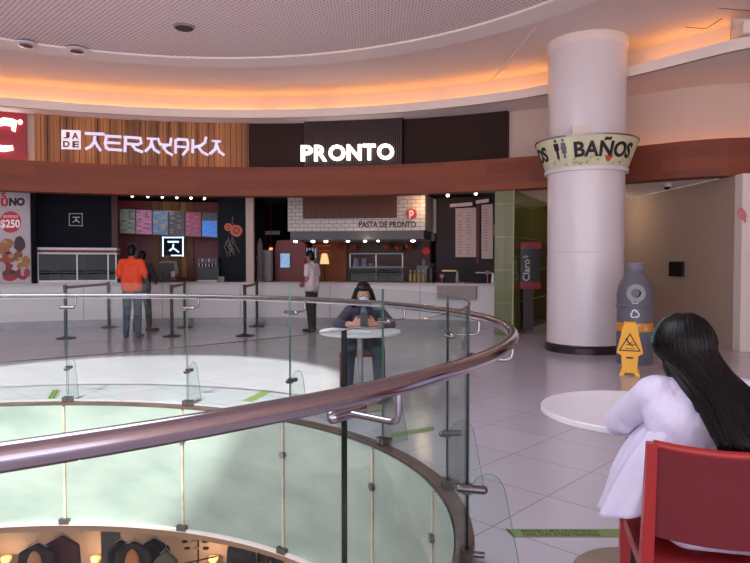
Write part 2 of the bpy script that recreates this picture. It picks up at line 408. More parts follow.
PATH = []
a = -62.0
while a < 39: PATH.append((CX+11*math.sin(math.radians(a)), CY+11*math.cos(math.radians(a)))); a += 1.5
PATH += [(4.6, 10.28), (4.87, 10.08), (5.17, 9.91), (5.5, 9.79), (5.95, 9.72), (6.6, 9.70), (8.2, 9.70)]
m = MB(); m.sweep(PATH, 0, .1, 2.73, 3.31); m.sweep(PATH, .1, .36, 2.73, 2.80); struct(m.build('trim_1', M_band))           # veneer band
m = MB(); m.sweep(PATH, .36, .5, 2.80, 4.82); struct(m.build('wall_back', M_wall))
m = MB(); m.sweep(PATH, .1, .36, 4.26, 4.30); m.build('x', M_rim) if 0 else None
# cove: soffit between the lip line and the wall
LIPPX = [(-150, 10.78), (-60, 10.76), (0, 10.76), (120, 10.76), (250, 10.75), (375, 10.68), (480, 10.55), (520, 10.50), (560, 10.36), (600, 10.24), (640, 10.12), (670, 10.03), (700, 9.96), (728, 9.92), (760, 9.98)]
def lipR(px):
    for (a, ra), (b, rb) in zip(LIPPX[:-1], LIPPX[1:]):
        if px <= b: return ra+(rb-ra)*(px-a)/(b-a)
    return LIPPX[-1][1]
LIP = [hit(px, lipR(px)) for px in range(-150, 761, 13)]; LIP += [(7.2, 8.95), (8.2, 9.0)]
LIP = [tuple(pt(math.radians(-62), 10.78, 0)[:2]), tuple(pt(math.radians(-50), 10.78, 0)[:2])]+[p for p in LIP if p[0] > -10.3]
m = MB(); m.sweep(LIP, 0, .05, 4.24, 4.40)
def resample(P, n):
    L = [0]
    for a, b in zip(P[:-1], P[1:]): L.append(L[-1]+math.hypot(b[0]-a[0], b[1]-a[1]))
    out = []
    for i in range(n):
        s = L[-1]*i/(n-1); j = max(k for k in range(len(L)) if L[k] <= s+1e-9); j = min(j, len(P)-2)
        u = (s-L[j])/(L[j+1]-L[j]); out.append((P[j][0]+(P[j+1][0]-P[j][0])*u, P[j][1]+(P[j+1][1]-P[j][1])*u))
    return out
A_ = resample(LIP, 90); B_ = resample(offset(PATH, .38), 90)
for i in range(89):
    q = [A_[i], A_[i+1], B_[i+1], B_[i]]
    m.hull8([Vector((x, y, 4.24)) for x, y in q], [Vector((x, y, 4.28)) for x, y in q])
struct(m.build('trim_2', M_rim))
m = MB()

LEDS = [[hit(px, lipR(px)) for px in list(range(a_, b_, 9))+[b_]] for a_, b_ in ((-140, 258), (266, 316), (325, 426), (434, 548), (628, 727))]
for seg in LEDS: m.sweep(seg, .45, .485, 4.43, 4.462)
mb_ = MB(); mb_.sweep(LIP, .54, .58, 4.27, 4.79); struct(mb_.build('trim_12', M_ceil))
led = m.build('cove_light_strip', M_cove); tag(led, 'long warm amber light strip hidden behind the curved ceiling lip', 'light strip')
m = MB(); P2 = [p for p in PATH if -10 < p[0] < -2.62+.2]; m.sweep(P2, .16, .2, 3.2, 3.23)
o = m.build('uplight_strip', pm('warm_led', (255, 158, 80), .4, emit=5)); tag(o, 'warm light strip on the veneer band washing the slatted wooden sign wall', 'light strip')
m = MB(); P2 = [p for p in PATH if p[0] > 3.8]; m.sweep(P2, .16, .2, 3.2, 3.23)
o = m.build('uplight_strip', MATS['warm_led']); tag(o, 'warm light strip on the veneer band right of the round column', 'light strip')
# dark joints between the cove lights
for px in (262, 320, 430):
    x, y = hit(px, 11.25); ph = math.atan2(x-CX, y-CY)

# ceilings
m = MB(); n = 96
DX, DY = -2.45, 4.35
def disc_ring(m, r0, r1, z0, z1, cx=DX, cy=DY, c0=None):
    vs = []
    for i in range(n):
        c, s = math.cos(2*PI*i/n), math.sin(2*PI*i/n)
        i0 = (c0[0]+r0*c, c0[1]+HRY*s) if c0 else (cx+r0*c, cy+r0*s)
        vs += [Vector((*i0, z0)), Vector((cx+r1*c, cy+r1*s, z0)), Vector((cx+r1*c, cy+r1*s, z1)), Vector((*i0, z1))]
    fs = []
    for i in range(n):
        a = 4*i; b = 4*((i+1) % n)
        for k in range(4): fs.append((a+k, a+(k+1) % 4, b+(k+1) % 4, b+k))
    m.add(vs, fs)
HX, HY, HR, HRY = -2.95, 3.92, 2.5, 2.12                      # skylight opening
disc_ring(m, HR, 6.05, 4.75, 4.80, c0=(HX, HY)); struct(m.build('ceiling', M_perf))
m = MB(); disc_ring(m, 6.05, 6.5, 4.72, 4.80); struct(m.build('trim_3', M_rim))
m = MB(); vs = []; nn = 128; outr = []
for i in range(nn):
    t = 2*PI*i/nn; c, s = math.cos(t), math.sin(t); ks = []
    if c > 1e-6: ks.append((8.4-DX)/c)
    if c < -1e-6: ks.append((-12.6-DX)/c)
    if s > 1e-6: ks.append((15.5-DY)/s)
    if s < -1e-6: ks.append((-6-DY)/s)
    k = min(ks); outr.append((DX+c*k, DY+s*k))
for (cxn, cyn) in ((8.4, 15.5), (-12.6, 15.5), (8.4, -6), (-12.6, -6)):
    j = min(range(nn), key=lambda i: math.hypot(outr[i][0]-cxn, outr[i][1]-cyn)); outr[j] = (cxn, cyn)
for i in range(nn):
    t = 2*PI*i/nn; a = (DX+6.48*math.cos(t), DY+6.48*math.sin(t)); vs += [Vector((*a, 4.79)), Vector((*outr[i], 4.79)), Vector((*outr[i], 4.85)), Vector((*a, 4.85))]
fs = []
for i in range(nn):
    a = 4*i; b = 4*((i+1) % nn)
    for k in range(4): fs.append((a+k, a+(k+1) % 4, b+(k+1) % 4, b+k))
m.add(vs, fs); struct(m.build('ceiling', M_ceil))
# crease in the ceiling and hairline hatch joints
p0 = G(537, 26, 4.785); p1 = G(482, 93, 4.785)
m = MB(); m.tube([p0, p1], .022, 6); struct(m.build('trim_4', M_ceil))
m = MB(); m.tube([G(685, 27, 4.788), G(706, 28.5, 4.788), G(722, 18.5, 4.788)], .008, 5); m.tube([G(718, 8, 4.788), G(752, 11, 4.788)], .006, 5)
struct(m.build('trim_5', pm('joint_line', (120, 96, 92), .8)))
# end box of the cove
c = hit(742, 9.86); m = MB(); m.box((c[0]+.3, c[1]+.15, 4.50), (.62, .4, .16), -.15); struct(m.build('trim_6', M_rim))
# recessed ceiling fittings
for px, py, zz, r, lab in ((184, 26.5, 4.75, .15, 'dark round ceiling speaker in the perforated ceiling'), ):
    p = G(px, py, zz); m = MB(); m.lathe([(r, 0), (r, -.02), (r*.86, -.025)], p, 24); o = m.build('ceiling_speaker', pm('speaker_rim', (150, 134, 134), .5)); m = MB(); m.lathe([(r*.82, -.026), (r*.8, -.035)], p, 24); m.build('grille', pm('speaker_grille', (70, 60, 64), .7), o); tag(o, lab, 'speaker')
for px, py, lab in ((26, 43.5, 'small chrome ceiling downlight at the far left of the ceiling rim'), (77, 49.5, 'small chrome ceiling downlight, second from the left on the rim')):
    p = G(px, py, 4.72); m = MB(); m.lathe([(.16, 0), (.16, -.012), (.1, -.02)], p, 24); o = m.build('downlight', M_white, smooth=True); m = MB(); m.lathe([(.09, -.02), (.1, -.05), (.06, -.06)], p, 20); m.build('lens', M_steel, o, smooth=True); tag(o, lab, 'downlight', 'downlights on the ceiling rim')

# shop interiors: dark shell behind the band
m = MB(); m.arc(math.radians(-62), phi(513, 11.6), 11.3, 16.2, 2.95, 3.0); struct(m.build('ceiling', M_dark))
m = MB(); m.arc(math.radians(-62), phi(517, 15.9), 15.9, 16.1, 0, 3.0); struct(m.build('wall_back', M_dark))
# corridor on the right
gw0 = Vector((*hit(513, 11.25), 0)); gw1 = Vector((4.25, 15.0, 0))
m = MB(); m.arc(phi(494.5, 11.1), phi(513, 11.1), 11.1, 12.9, 0, 2.9); struct(m.build('wall_back', M_green))
m = MB(); q = [gw0, gw1, gw1+Vector((-.2, .1, 0)), gw0+Vector((-.2, .2, 0))]; m.hull8(q, [p+Vector((0, 0, 2.9)) for p in q]); struct(m.build('wall_left', M_green2))
m = MB(); x, y = hit(513, 11.08); m.box((x, y, 1.4), (.025, .04, 2.8)); struct(m.build('trim_7', pm('pale_joint', (170, 172, 130), .4)))
m = MB()
for k in range(1, 5):
    z = .62*k; q0 = gw0+Vector((.012, -.006, z)); q1 = gw1+Vector((.012, -.006, z)); m.tube([q0, q1], .006, 4)
struct(m.build('trim_8', pm('green_joint', (120, 118, 80), .4)))
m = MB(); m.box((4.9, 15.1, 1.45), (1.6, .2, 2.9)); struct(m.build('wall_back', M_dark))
m = MB(); m.hull8([Vector(p) for p in ((5.6, 9.82, 0), (5.9, 9.82, 0), (5.6, 15.1, 0), (5.3, 15.1, 0))], [Vector(p) for p in ((5.6, 9.82, 2.735), (5.9, 9.82, 2.735), (5.6, 15.1, 2.735), (5.3, 15.1, 2.735))]); struct(m.build('wall_right', M_corr))
m = MB(); q = [Vector(p) for p in ((2.6, 11.75, 2.74), (4.9, 10.2, 2.74), (5.62, 9.78, 2.74), (5.32, 15.1, 2.74), (4.0, 15.1, 2.74))]
m.add(q+[p+Vector((0, 0, .06)) for p in q], [(0, 1, 2, 3, 4), (9, 8, 7, 6, 5)]+[(i, i+5, (i+1) % 5+5, (i+1) % 5) for i in range(5)]); struct(m.build('ceiling', M_rim))
m = MB(); m.box((5.70, 9.70, 1.37), (.19, .2, 2.73)); struct(m.build('trim_9', M_rim))
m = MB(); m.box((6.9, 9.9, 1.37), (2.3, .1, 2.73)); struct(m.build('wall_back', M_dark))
m = MB(); m.box((5.84, 9.72, .14), (.1, .12, .28)); struct(m.build('baseboard_right', M_steel2))

# ================================================================== ROUND COLUMN AND ITS SIGN
QX, QY, QR = 3.30, 9.86, .575
t = empty('column', (QX, QY, 0), 'thick round white column standing on a dark steel ring', 'column')
m = MB(); m.lathe([(QR, .13), (QR, 1.52), (QR-.006, 1.525), (QR-.006, 1.535), (QR, 1.54), (QR+.01, 4.66)], (QX, QY, 0), 64); m.build('shaft', M_col, t, smooth=True)
m = MB(); m.lathe([(QR+.03, 0), (QR+.03, .09), (QR+.015, .1), (QR+.005, .13)], (QX, QY, 0), 64); m.build('base_ring', pm('dark_steel_ring', (70, 62, 64), .3, .8, var=.2, scale=6), t, smooth=True)
m = MB(); m.lathe([(QR+.012, 4.64), (QR+.03, 4.66), (QR+.03, 4.785), (QR+.01, 4.79)], (QX, QY, 0), 64); m.build('collar', M_rim, t, smooth=True)
m = MB(); x, z = QX-.02, 3.33; m.box((QX-.27, QY-QR+.01, 3.33), (.26, .05, .13)); m.build('junction_box', M_rim, t)
z0, z1, r0, r1 = 2.80, 3.23, .605, .765
t = empty('restroom_sign', (QX, QY, 2.78), 'flared ring sign reading BAÑOS around the round column', 'sign')
def cone_fn(a0, zb, hgt):            # u along the arc (metres at mean radius), v upward
    def fn(u, v, d):
        k = (zb+v-z0)/(z1-z0); r = r0+(r1-r0)*k+d+.004; a = a0+u/.75
        return Vector((QX+r*math.sin(a), QY-r*math.cos(a), zb+v))
    return fn
m = MB(); m.lathe([(r0, z0), (r1, z1), (r1-.03, z1), (r0-.03, z0)], (QX, QY, 0), 64); sg = m.build('sign_band', pm('sign_cream', (214, 210, 178), .5, var=.14, scale=3), t, smooth=True, fix=True)
m = MB(); m.lathe([(r0-.02, z0-.05), (r0+.02, z0-.05), (r0+.02, z0+.005), (r0-.02, z0+.005)], (QX, QY, 0), 64); m.build('lower_rim', M_white, t)
m = MB(); m.lathe([(r1-.03, z1), (r1+.012, z1-.005), (r1+.012, z1+.02), (r1-.03, z1+.02)], (QX, QY, 0), 64); m.build('upper_rim', M_steel2, t)
MK = pm('sign_black', (28, 26, 28), .5)
text_mb('BAÑOS', 1.02, .27, .032, cone_fn(-.565, 2.925, .3), .006).build('lettering', MK, t)
text_mb('BAÑOS', 1.02, .27, .032, cone_fn(-2.62, 2.925, .3), .006).build('lettering', MK, t)
text_mb('BAÑOS', 1.02, .27, .032, cone_fn(1.75, 2.925, .3), .006).build('lettering', MK, t)
for du, colr, sk in ((-.47, (26, 26, 28), 0), (-.345, (96, 104, 112), 1)):
    fn = cone_fn(-.323, 2.93, .3); m = MB()
    c8 = [(.02*math.cos(k*PI/4), .255+.022*math.sin(k*PI/4)) for k in range(8)]
    m.prism([(u+du, v) for u, v in c8], fn, 0, .006)
    body = [(-.042, .22), (-.042, .12), (-.022, .12), (-.022, 0), (-.004, 0), (-.004, .1), (.004, .1), (.004, 0), (.022, 0), (.022, .12), (.042, .12), (.042, .22)] if not sk else [(-.03, .22), (-.05, .13), (-.036, .12), (-.026, .16), (-.045, .07), (-.018, .07), (-.018, 0), (-.004, 0), (-.004, .07), (.004, .07), (.004, 0), (.018, 0), (.018, .07), (.045, .07), (.026, .16), (.036, .12), (.05, .13), (.03, .22)]
    m.prism([(u+du, v) for u, v in body], fn, 0, .006); m.build('pictogram', pm('picto%d' % sk, colr, .5), t)
m = MB(); m.prism([(.30, .03), (.38, -.06), (.46, .03)], cone_fn(-.323, 2.91, .3), 0.001, .009); m.build('arrow', pm('arrow_red', (196, 78, 56), .5), t)
m = MB(); random.seed(3)
for k in range(26):
    a = random.uniform(-.9, .9); h = random.uniform(0, .12); fn = cone_fn(0, 2.83, .3); w = random.uniform(.03, .07); s_ = random.choice((-1, 1))
    m.prism([(a, h), (a+w*.5, h+.012), (a+w, h+.035*s_), (a+w*.45, h-.012)], fn, 0, .003)
tag(m.build('leaf_pattern', pm('leaf_print', (128, 142, 96), .6), t), kind='stuff')

# ================================================================== BALUSTRADE
def tt(px, near, R=0):               # ellipse parameter where the sight line crosses the glass line
    k = (px-375)/F; best = None; prev = None
    N_ = 3600; sols = []
    for i in range(N_+1):
        t = 2*PI*i/N_; p = ell(t); v = p.x-k*p.y
        if prev is not None and (v > 0) != (prev > 0): sols.append((p.y, t))
        prev = v
    sols.sort(); return sols[0][1] if near else sols[-1][1]
def walk(t, L):                      # step along the ellipse by arc length L
    s = 0; st = .002 if L > 0 else -.002; p = ell(t)
    while s < abs(L): t += st; q = ell(t); s += (q-p).length; p = q
    return t
tA = tt(187, False); tB = tt(66, False); tC = tt(290, False); tD = tt(383, False); tE = tt(448, False)
tN = tt(343, True)-2*PI if tt(343, True) > PI else tt(343, True)
tG = walk(tN, 1.16)                  # right hand joint of the near pane
tL = walk(tN, -1.2)
tZ = walk(tB, 1.13)
print('ell', [round(v, 3) for v in (tL, tN, tG, tE, tD, tC, tA, tB, tZ)], ell(tG))
JT = [tL, tN, tG, tE, tD, tC, tA, tB, tZ]
GZ0, GZ1, RZ = .03, 1.175, 1.04
plab = ['clear glass balustrade pane nearest the viewer at the lower left', 'clear near glass balustrade pane between the two tall dark joints', 'clear glass balustrade pane at the tight right hand turn of the rail',
        'clear glass balustrade pane at the right end of the far side', 'clear glass balustrade pane in front of the seated masked woman', 'clear glass balustrade pane just left of the masked woman\'s table',
        'clear glass balustrade pane in front of the serving counter below the restaurant staff', 'clear glass balustrade pane at the far left edge of the oval']
for i in range(8):
    ta, tb = JT[i], JT[i+1]; gap = .006/3
    k = max(6, int((tb-ta)/.03)); ts = [ta+gap+(tb-ta-2*gap)*j/k for j in range(k+1)]
    near = i < 3
    o = empty('glass_balustrade_pane', ell((ta+tb)/2, 0, 0), plab[i], 'glass panel', 'clear glass panes around the oval opening')
    vs = []; m = MB(); fs = []
    for t in ts:
        nrm = enorm(t)*.006; p = ell(t)
        vs += [p-nrm+Vector((0, 0, GZ0)), p+nrm+Vector((0, 0, GZ0)), p+nrm+Vector((0, 0, GZ1)), p-nrm+Vector((0, 0, GZ1))]
    for j in range(k): a = 4*j; b = a+4; fs += [(a+1, a+2, b+2, b+1), (a+3, a, b, b+3)]
    m.add(vs, fs+[(0, 1, 2, 3)][:0]); g = m.build('pane', M_glass, o, smooth='all', fix=False)
    m = MB(); fs = [(0, 1, 2, 3), (4*k+3, 4*k+2, 4*k+1, 4*k)]
    for j in range(k): a = 4*j; b = a+4; fs += [(a+2, a+3, b+3, b+2)]
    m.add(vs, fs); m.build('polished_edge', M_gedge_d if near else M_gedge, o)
    # fittings at the joint with the next pane
    t = JT[i+1]; nrm = enorm(t); tg = Vector((-nrm.y, nrm.x, 0)); p = ell(t)
    if 1: 
        fo = lambda u, v, d: p+nrm*u+tg*d+Vector((0, 0, v))
        poly = [(.008, 0), (.235, 0), (.18, .29), (.165, .355), (.145, .39), (.115, .41), (.085, .41), (.045, .39), (.02, .355), (.008, .31)]
        if i != 0 or True:
            m = MB(); m.prism(poly, fo, -.005, .005)
            mm = m.build('fin', M_glass, o, fix=True)
            m = MB(); m.tube([fo(u, v, 0) for u, v in poly[1:]], .0022, 5); m.build('fin_edge', M_gedge, o)
        m = MB(); m.cap(p-nrm*.035+Vector((0, 0, .335)), p+nrm*.075+Vector((0, 0, .335)), .019, .019, 14); m.box(p+Vector((0, 0, .335)), (.04, .03, .045), math.atan2(nrm.y, nrm.x)); m.build('fin_clamp', M_clamp, o, smooth=True)
        m = MB(); m.box(p+Vector((0, 0, .03)), (.06, .09, .05), math.atan2(nrm.y, nrm.x)); m.cone(p-nrm*.04+Vector((0, 0, .035)), p+nrm*.08+Vector((0, 0, .035)), .014, .014, 12); m.build('floor_clamp', M_clamp, o, smooth=True)
        m = MB(); zz = Vector((0, 0, .935)); q = p+nrm*.2+zz
        m.cap(p-tg*.06+nrm*.012+zz, p+tg*.06+nrm*.012+zz, .02, .02); m.tube([p+zz, p+nrm*.17+zz, p+nrm*.192+zz+Vector((0, 0, .006)), p+nrm*.2+zz+Vector((0, 0, .03)), p+nrm*.2+Vector((0, 0, RZ-.02))], .0095, 10)
        m.build('handrail_bracket', M_steel, o, smooth=True)
m = MB(); m.tube([ell(2*PI*i/220, .2, RZ) for i in range(220)], .0265, 20, closed=True); o = m.build('handrail', M_steel, smooth='all'); tag(o, 'thick curved brushed steel handrail running around the oval opening', 'handrail')
# slab edge trim, frosted skirt panes under the floor
m = MB(); NN = 160; ring = []
for z, off in ((-.06, -.06), (0.004, -.06), (0.004, .03), (-.002, .03)): ring.append((z, off))
vs = []; fs = []
for i in range(NN):
    t = 2*PI*i/NN; vs += [ell(t, off, z) for z, off in ring]
for i in range(NN):
    a = 4*i; b = 4*((i+1) % NN)
    for k in range(4): fs.append((a+k, a+(k+1) % 4, b+(k+1) % 4, b+k))
m.add(vs, fs); struct(m.build('trim_10', pm('slab_edge_trim', (96, 80, 72), .45, .3, var=.3, scale=6)))
flab = ['frosted glass skirt pane below the right hand turn of the rail', 'frosted glass skirt pane on the right side of the well', 'frosted glass skirt pane left of the thick dark joint line, half in shade',
        'frosted glass skirt pane below the two crowd barriers by the counter', 'widest sunlit pale green frosted glass skirt pane', 'frosted glass skirt pane at the left edge of the picture']
for i in range(2, 8):
    ta, tb = JT[i], JT[i+1]; k = max(6, int((tb-ta)/.03)); ts = [ta+.004+(tb-ta-.008)*j/k for j in range(k+1)]
    vs = []; fs = []
    for t in ts: vs += [ell(t, -.085, -1.15), ell(t, -.07, -1.15), ell(t, -.07, -.015), ell(t, -.085, -.015)]
    for j in range(k):
        a = 4*j; b = a+4
        for q in range(4): fs.append((a+q, a+(q+1) % 4, b+(q+1) % 4, b+q))
    fs += [(3, 2, 1, 0), (4*k, 4*k+1, 4*k+2, 4*k+3)]
    o = empty('frosted_glass_pane', ell((ta+tb)/2, -.08, -1.15), flab[i-2], 'glass panel', 'frosted glass panes hanging round the slab edge')
    m = MB(); m.add(vs, fs); m.build('pane', M_frost, o, smooth=True)
    t = JT[i+1]; nrm = enorm(t); m = MB(); m.box(ell(t, -.09, -.59), (.012, .022, 1.13), math.atan2(nrm.y, nrm.x)); m.build('joint_strip', pm('joint_strip', (196, 178, 160), .5, var=.25, scale=9), o)
    m = MB(); m.box(ell(t, -.1, -1.14), (.05, .1, .05), math.atan2(nrm.y, nrm.x)); m.build('bottom_clamp', M_clamp, o); m = MB(); m.cone(ell(t, -.11, -.3), ell(t, -.07, -.3), .03, .03, 14); m.build('disc_clamp', M_clamp, o)
m = MB(); vs = []; fs = []
for i in range(NN):
    t = 2*PI*i/NN; vs += [ell(t, -.12, -1.175), ell(t, .02, -1.175), ell(t, .02, -1.15), ell(t, -.12, -1.15)]
for i in range(NN):
    a = 4*i; b = 4*((i+1) % NN)
    for k in range(4): fs.append((a+k, a+(k+1) % 4, b+(k+1) % 4, b+k))
m.add(vs, fs); struct(m.build('trim_11', M_rim))
# concrete behind the skirt
m = MB(); vs = []; fs = []
for i in range(NN):
    t = 2*PI*i/NN; vs += [ell(t, .02, -1.22), ell(t, .1, -1.22), ell(t, .1, -.2), ell(t, .02, -.2)]
for i in range(NN):
    a = 4*i; b = 4*((i+1) % NN)
    for k in range(4): fs.append((a+k, a+(k+1) % 4, b+(k+1) % 4, b+k))
m.add(vs, fs); struct(m.build('wall_front', M_concrete))
# ================================================================== SHOP FRONTS: SIGNS ON THE UPPER WALL
RS = 11.25
def simple(name, m, mat, label, cat, group=None, **k): return tag(m.build(name, mat, **k), label, cat, group)
# red restaurant sign with the end of its lettering
t = empty('restaurant_sign', pt(phi(0, RS), RS, 3.3), 'red illuminated sign with a big white letter C at the left edge', 'sign')
m = MB(); m.arc(math.radians(-52), phi(28.5, RS), RS, RS+.08, 3.31, 4.26); m.build('sign_panel', M_kred, t)
fn = fpx(0, 0, RS)                                  # u = px, v = -py
m = MB(); arcp = []
for k in range(0, 15): 
    a = math.radians(62+k*236/14); arcp.append((0+13.5*math.cos(a)*.95, -136.5+12.8*math.sin(a)))
arcp = [(15.5, -127)]+arcp[0:]+[(13.5, -147)]
arcp = [(16, -124.5), (11, -122.6), (4, -121.8), (-4, -123.5), (-9, -129), (-10.5, -137), (-8, -144.5), (-3, -148.2), (5, -149), (13, -148)]
vs_w = [7, 7.2, 7, 7, 7, 7, 7, 6.5, 5.5, 4.5]
poly_o = []; poly_i = []
for i, p in enumerate(arcp):
    a = Vector(arcp[max(i-1, 0)]); b = Vector(arcp[min(i+1, len(arcp)-1)]); tg_ = (b-a).normalized(); nn_ = Vector((-tg_.y, tg_.x))*vs_w[i]/2
    poly_o.append(Vector(p)+nn_); poly_i.append(Vector(p)-nn_)
for i in range(len(arcp)-1):
    m.prism([tuple(poly_o[i]), tuple(poly_i[i]), tuple(poly_i[i+1]), tuple(poly_o[i+1])], fn, .001, .05)
m.prism([(12.3, -120.5), (16.8, -121.2), (15.4, -132), (12, -130.5)], fn, .001, .05)
m.build('lettering', M_letter_on, t)
m = MB(); m.prism([(20.3+2.2*math.cos(k*PI/5), -122.3+2.4*math.sin(k*PI/5)) for k in range(10)], fn, .001, .04); m.build('dot', M_letter_on, t)
# wooden sign wall
t = empty('wooden_sign', pt(phi(143, RS), RS, 3.31), 'upright wooden board sign wall with pale angular lettering and a square logo', 'sign')
m = MB(); ph0, ph1 = phi(36.5, RS), phi(250, RS); wdt = .11/11.0; p = ph0; random.seed(5)
while p < ph1-.002:
    q = min(p+wdt, ph1); d = random.choice((0, .012, .03, .045)); m.arc(p+.0004, q-.0004, RS-d-.02, RS+.1, 3.31, 4.255, 1); p = q
m.build('board_cladding', M_plank, t)
def zp(x, y): return (50+x/3.75, -(115+y/3.75))
RT = RS-.07
fn = fpx(0, 0, RT)
LET = [([(135, 70), (202, 73)], 12), ([(169, 84), (166, 104), (152, 120), (136, 128)], 12), ([(170, 98), (178, 116), (190, 133)], 12),
 ([(213, 80), (208, 106), (212, 124), (224, 130)], 12), ([(210, 80), (266, 83)], 11), ([(210, 104), (262, 107)], 10), ([(218, 129), (268, 133)], 11),
 ([(285, 84), (282, 136)], 13), ([(280, 84), (340, 88), (343, 106), (330, 112), (285, 108)], 11), ([(308, 112), (322, 130), (346, 139)], 12),
 ([(366, 89), (397, 91)], 8), ([(382, 98), (378, 118), (360, 136)], 12), ([(383, 108), (392, 130), (410, 142)], 12),
 ([(406, 90), (413, 110), (432, 114), (452, 113), (455, 90)], 11), ([(440, 112), (428, 126)], 10), ([(425, 122), (440, 140), (458, 150)], 11),
 ([(472, 142), (472, 97), (482, 92), (514, 94), (518, 104), (518, 128), (500, 150)], 11), ([(472, 119), (518, 122)], 9),
 ([(537, 96), (536, 140)], 12), ([(538, 122), (566, 116), (582, 104), (586, 86)], 11), ([(556, 120), (572, 140), (592, 150)], 11),
 ([(610, 98), (640, 100)], 8), ([(626, 106), (620, 130), (602, 146)], 12), ([(627, 116), (636, 138), (652, 150)], 12)]
for i, (pts, wd) in enumerate([(l[0], l[1]) for l in LET]):
    m = MB(); stroke(m, [zp(*q) for q in pts], wd/3.75*.82, fn, .001, .05); LET[i] = m
letters = [(0, 3), (3, 7), (7, 10), (10, 13), (13, 16), (16, 18), (18, 21), (21, 24)]
for a, b in letters:
    mm = MB()
    for q in LET[a:b]: mm.add(q.v, q.f)
    mm.build('letter', M_letter, t)
m = MB(); m.prism([zp(43, 56), zp(43, 128), zp(116, 130), zp(116, 59)], fn, 0, .03); m.build('logo_plate', pm('logo_white', (232, 226, 236), .5, emit=.5, var=.01), t)
for ch, x, y in (('J', 49, 88), ('A', 82, 90), ('D', 49, 121), ('E', 84, 122)):
    a = zp(x, y-24); b = zp(x+25, y); textF(ch, a[0], -a[1], b[0], -b[1], RT-.031, .006, .04).build('logo_letter', pm('logo_maroon', (128, 22, 50), .5, var=.01), t)
# brown panels and lit sign
m = MB(); m.arc(phi(250.5, RS), phi(304, RS), RS, RS+.1, 3.31, 4.26); simple('brown_wall_panel', m, M_brown, 'plain dark brown panel between the wooden sign wall and the slatted sign box', 'panel')
m = MB(); m.arc(phi(402.5, RS), phi(507, RS), RS, RS+.1, 3.31, 4.26); simple('brown_wall_panel', m, M_brown, 'plain dark brown panel between the slatted sign box and the beige wall', 'panel')
t = empty('lit_sign_box', pt(phi(353, RS), RS-.2, 3.31), 'dark slatted sign box with glowing white block lettering', 'sign')
m = MB(); a0, a1 = phi(304.5, RS-.15), phi(402, RS-.15); m.arc(a0, a1, RS-.13, RS+.1, 3.315, 4.26); m.build('box', M_slat, t)
n_ = 46; 
for k in range(1): 
    m = MB()
    for k in range(n_):
        a = a0+(a1-a0)*(k+.2)/n_; b = a0+(a1-a0)*(k+.75)/n_; m.arc(a, b, RS-.16, RS-.13, 3.315, 4.26, 1)
    m.build('slat_cladding', pm('dark_slat_wood', (62, 40, 40), .5, var=.2, scale=30), t)
xx = 301.2
for ch, w_ in (('P', 13.2), ('R', 14.2), ('O', 18.3), ('N', 15.8), ('T', 14.2), ('O', 18.3)):
    textF(ch, xx, 145.6-(xx-300)*.022, xx+w_-1.6, 161.6-(xx-300)*.022, RS-.19, .04, .03).build('letter', M_letter_on, t); xx += w_+.1

# ================================================================== COUNTER
R0 = 12.05
t = empty('serving_counter', pt(phi(220, R0), R0+.3, 0), 'long curved white serving counter under the restaurant fronts', 'counter')
pa, pb = math.radians(-50), phi(494, R0)
m = MB(); m.arc(pa, pb, R0, R0+.7, .17, .90); m.build('counter_front', M_white, t)
m = MB(); m.arc(pa, pb, R0+.03, R0+.66, 0, .17); m.build('steel_kickplate', M_base, t)
m = MB(); m.arc(pa, phi(496, R0), R0-.06, R0+.8, .90, .945); m.build('counter_top', pm('counter_stone', (196, 182, 178), .3, var=.05, scale=20), t)
m = MB(); m.arc(phi(438, R0), phi(477, R0), R0-.1, R0-.005, .62, .90); m.build('grey_front_panel', pm('grey_stone', (150, 138, 132), .4, var=.12, scale=30), t)
for px in (83, 162, 240, 330, 420): m = MB(); a = phi(px, R0); m.arc(a-.0006, a+.0006, R0-.002, R0, .17, .9, 1); m.build('panel_joint', pm('joint_grey', (150, 144, 146), .5), t)
CT = .945
# white post
m = MB(); m.arc(phi(246, 12.06), phi(253.5, 12.06), 12.06, 12.22, CT, 2.94); simple('post', m, pm('post_paint', (196, 172, 160), .6, var=.02), 'slim cream post standing between the two restaurant fronts', 'post')
# ------------------------------------------------------------------ poster at the left
t = empty('menu_poster', pt(phi(12, 12.3), 12.3, CT), 'tall pale poster with food pictures and a red price disc reading 250', 'poster')
RP = 12.3
m = MB(); m.arc(phi(-24, RP), phi(31, RP), RP, RP+.06, CT, 2.93); m.build('poster_board', pm('poster_paper', (196, 184, 194), .5, var=.03, emit=.03), t)
fn = fpx(0, 0, RP)
Rr = pm('poster_red', (186, 30, 52), .5, emit=.1, var=.03)
textF('5', 1, 192.5, 6.5, 199.5, RP, .004, .03).build('lettering', Rr, t)
textF('U', .8, 198.6, 8.2, 206.6, RP, .004, .07).build('lettering', Rr, t)
textF('NO', 9, 197.5, 25, 206, RP, .004, .07).build('lettering', pm('poster_ink', (36, 30, 46), .5), t)
m = MB(); m.prism([(10.5+10.8*math.cos(k*PI/14), -222+10.8*math.sin(k*PI/14)) for k in range(28)], fn, 0, .004); m.build('price_disc', Rr, t)
textF('$250', .5, 219.5, 20, 229, RP-.005, .004, .03).build('price_figures', pm('price_white', (235, 228, 230), .5, emit=.2), t)
textF('PIDE POR SOLO', 3.5, 215.3, 17.5, 217.8, RP-.005, .004, .0).build('lettering', MATS['price_white'], t)
def disc(m, cx_, cy_, rx, ry, fn, d0, d1, n=16, jag=0):
    m.prism([(cx_+rx*(1+random.uniform(-jag, jag))*math.cos(2*PI*k/n), -cy_+ry*(1+random.uniform(-jag, jag))*math.sin(2*PI*k/n)) for k in range(n)], fn, d0, d1)
random.seed(11)
